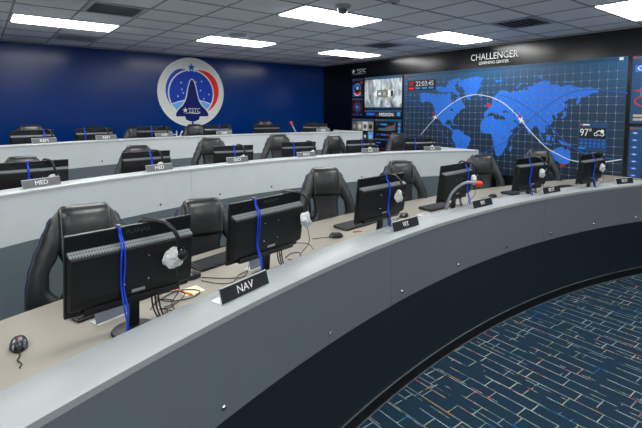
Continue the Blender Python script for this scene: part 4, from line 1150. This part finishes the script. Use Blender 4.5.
# note and pencil
n_ = MB().box((-.055, -.045, 0), (.055, .045, .0015)).build('notepaper', 'note'); n_.location = (.835, 2.165, DZ); n_.rotation_euler = (0, 0, .15)
tag(n_, 'cream note sheet on the desk left of the NAV nameplate', 'paper')
def pencil(x, y, a, label, ln=.10, r=.0042, z=0):
    t = thing('pencil', label, 'pencil', (x, y, DZ+z), a)
    mt = Matrix.Rotation(PI/2, 4, 'Y')
    o = MB().lathe([(r, 0), (r, ln)], seg=6, mtx=mt).build('shaft', 'orange', t); o.location = (0, 0, r)
    o = MB().lathe([(r, 0), (.0006, .014)], seg=6, mtx=mt).build('tip', 'note', t); o.location = (ln, 0, r)
    o = MB().lathe([(r*1.05, -.012), (r*1.05, 0)], seg=8, mtx=mt).build('eraser', 'red_led', t); o.location = (0, 0, r)
pencil(.775, 2.20, -1.15, 'orange pencil lying across the cream note sheet', .11, .005, .0015)
pencil(2.25, 2.485, -.2, 'short orange pencil near the third front monitor', .06)
t = thing('folded_paper', 'small pale leaflet right of the first WX nameplate', 'paper', (3.14, 2.55, DZ), .1)
MB().box((-.07, -.035, 0), (.07, .035, .0015)).build('sheet', 'white_paper', t)
MB().box((-.03, -.02, .0015), (.05, .015, .0025)).build('printed_block', 'label_grey', t)
# loose cables
def cable(pts, r, label):
    o = MB().tube(smooth_path([(x, y, DZ+z) for x, y, z in pts], 7), r, 6).build('cable', 'cable', smooth=True)
    p0 = Vector((pts[0][0], pts[0][1], DZ))
    for v in o.data.vertices: v.co -= p0
    o.location = p0
    tag(o, label, 'cable')
cable([(.62, 2.09, .004), (.68, 2.15, .004), (.76, 2.19, .006), (.83, 2.17, .007), (.86, 2.11, .009), (.80, 2.07, .006), (.70, 2.10, .004), (.66, 2.16, .012), (.72, 2.20, .01), (.79, 2.14, .012), (.73, 2.06, .008), (.66, 2.05, .004)], .0028, 'tangled black cable between the nearest monitor and the note')
cable([(.60, 2.06, .004), (.65, 2.11, .02), (.71, 2.07, .016), (.69, 2.02, .01), (.63, 2.03, .008)], .0028, 'small loop of black cable by the nearest monitor foot')
cable([(.95, 2.30, .004), (1.02, 2.23, .004), (1.08, 2.18, .006), (1.13, 2.17, .004), (1.18, 2.21, .004), (1.26, 2.33, .004)], .0026, 'thin black cable running behind the NAV nameplate')
cable([(.93, 2.26, .004), (.98, 2.17, .004), (1.05, 2.13, .005), (1.12, 2.20, .006), (1.20, 2.24, .004)], .0022, 'thin cable along the ledge left of the NAV nameplate')
cable([(1.48, 2.33, .004), (1.56, 2.42, .02), (1.66, 2.45, .03), (1.75, 2.41, .02), (1.74, 2.33, .004)], .0026, 'thin cable loop right of the NAV monitor')
cable([(1.50, 2.30, .004), (1.56, 2.33, .01), (1.62, 2.33, .006), (1.60, 2.28, .004)], .0035, 'thick black cable end right of the NAV monitor foot')
cable([(3.60, 2.56, .004), (3.68, 2.60, .008), (3.76, 2.55, .006), (3.72, 2.48, .004)], .003, 'short dark cable behind the second WX nameplate')

# flexible stalks with a red tip
def stalk(base, pts, tip, label, rad=.011):
    t = thing('flexible_stalk', label, 'microphone', base)
    MB().lathe([(.038, 0), (.038, .012), (.018, .022)], seg=18).build('foot', 'black', t, smooth=True)
    P = smooth_path(pts, 8)
    rr = [rad*(1+.10*(i % 2)) for i in range(len(P))]
    MB().tube(P, rr, 10).build('gooseneck', 'grey_flex', t, smooth=True)
    d = (Vector(pts[-1])-Vector(pts[-2])).normalized(); a = Vector(pts[-1])
    MB().tube([a, a+d*.012, a+d*.03, a+d*.05, a+d*.058], [rad*1.1, rad*1.9, rad*2.1, rad*1.9, rad*.8], 12).build('red_tip', 'red_led', t, smooth=True)
rv = Vector((.79, -.61, 0))
stalk((3.25, 2.40, DZ), [(0, 0, .015), tuple(rv*.015+Vector((0, 0, .11))), tuple(rv*.05+Vector((0, 0, .20))), tuple(rv*.12+Vector((0, 0, .27))), tuple(rv*.19+Vector((0, 0, .30))), tuple(rv*.26+Vector((0, 0, .292)))], None,
      'grey flexible stalk with red tip arching on the front desk', .012)
stalk((5.06, 7.13, ROWS[3]['desk']), [(0, 0, .015), tuple(rv*-.06+Vector((0, 0, .14))), tuple(rv*-.13+Vector((0, 0, .28))), tuple(rv*-.215+Vector((0, 0, .45)))], None,
      'straight pale stalk with red tip on the rear desk against blue wall', .013)
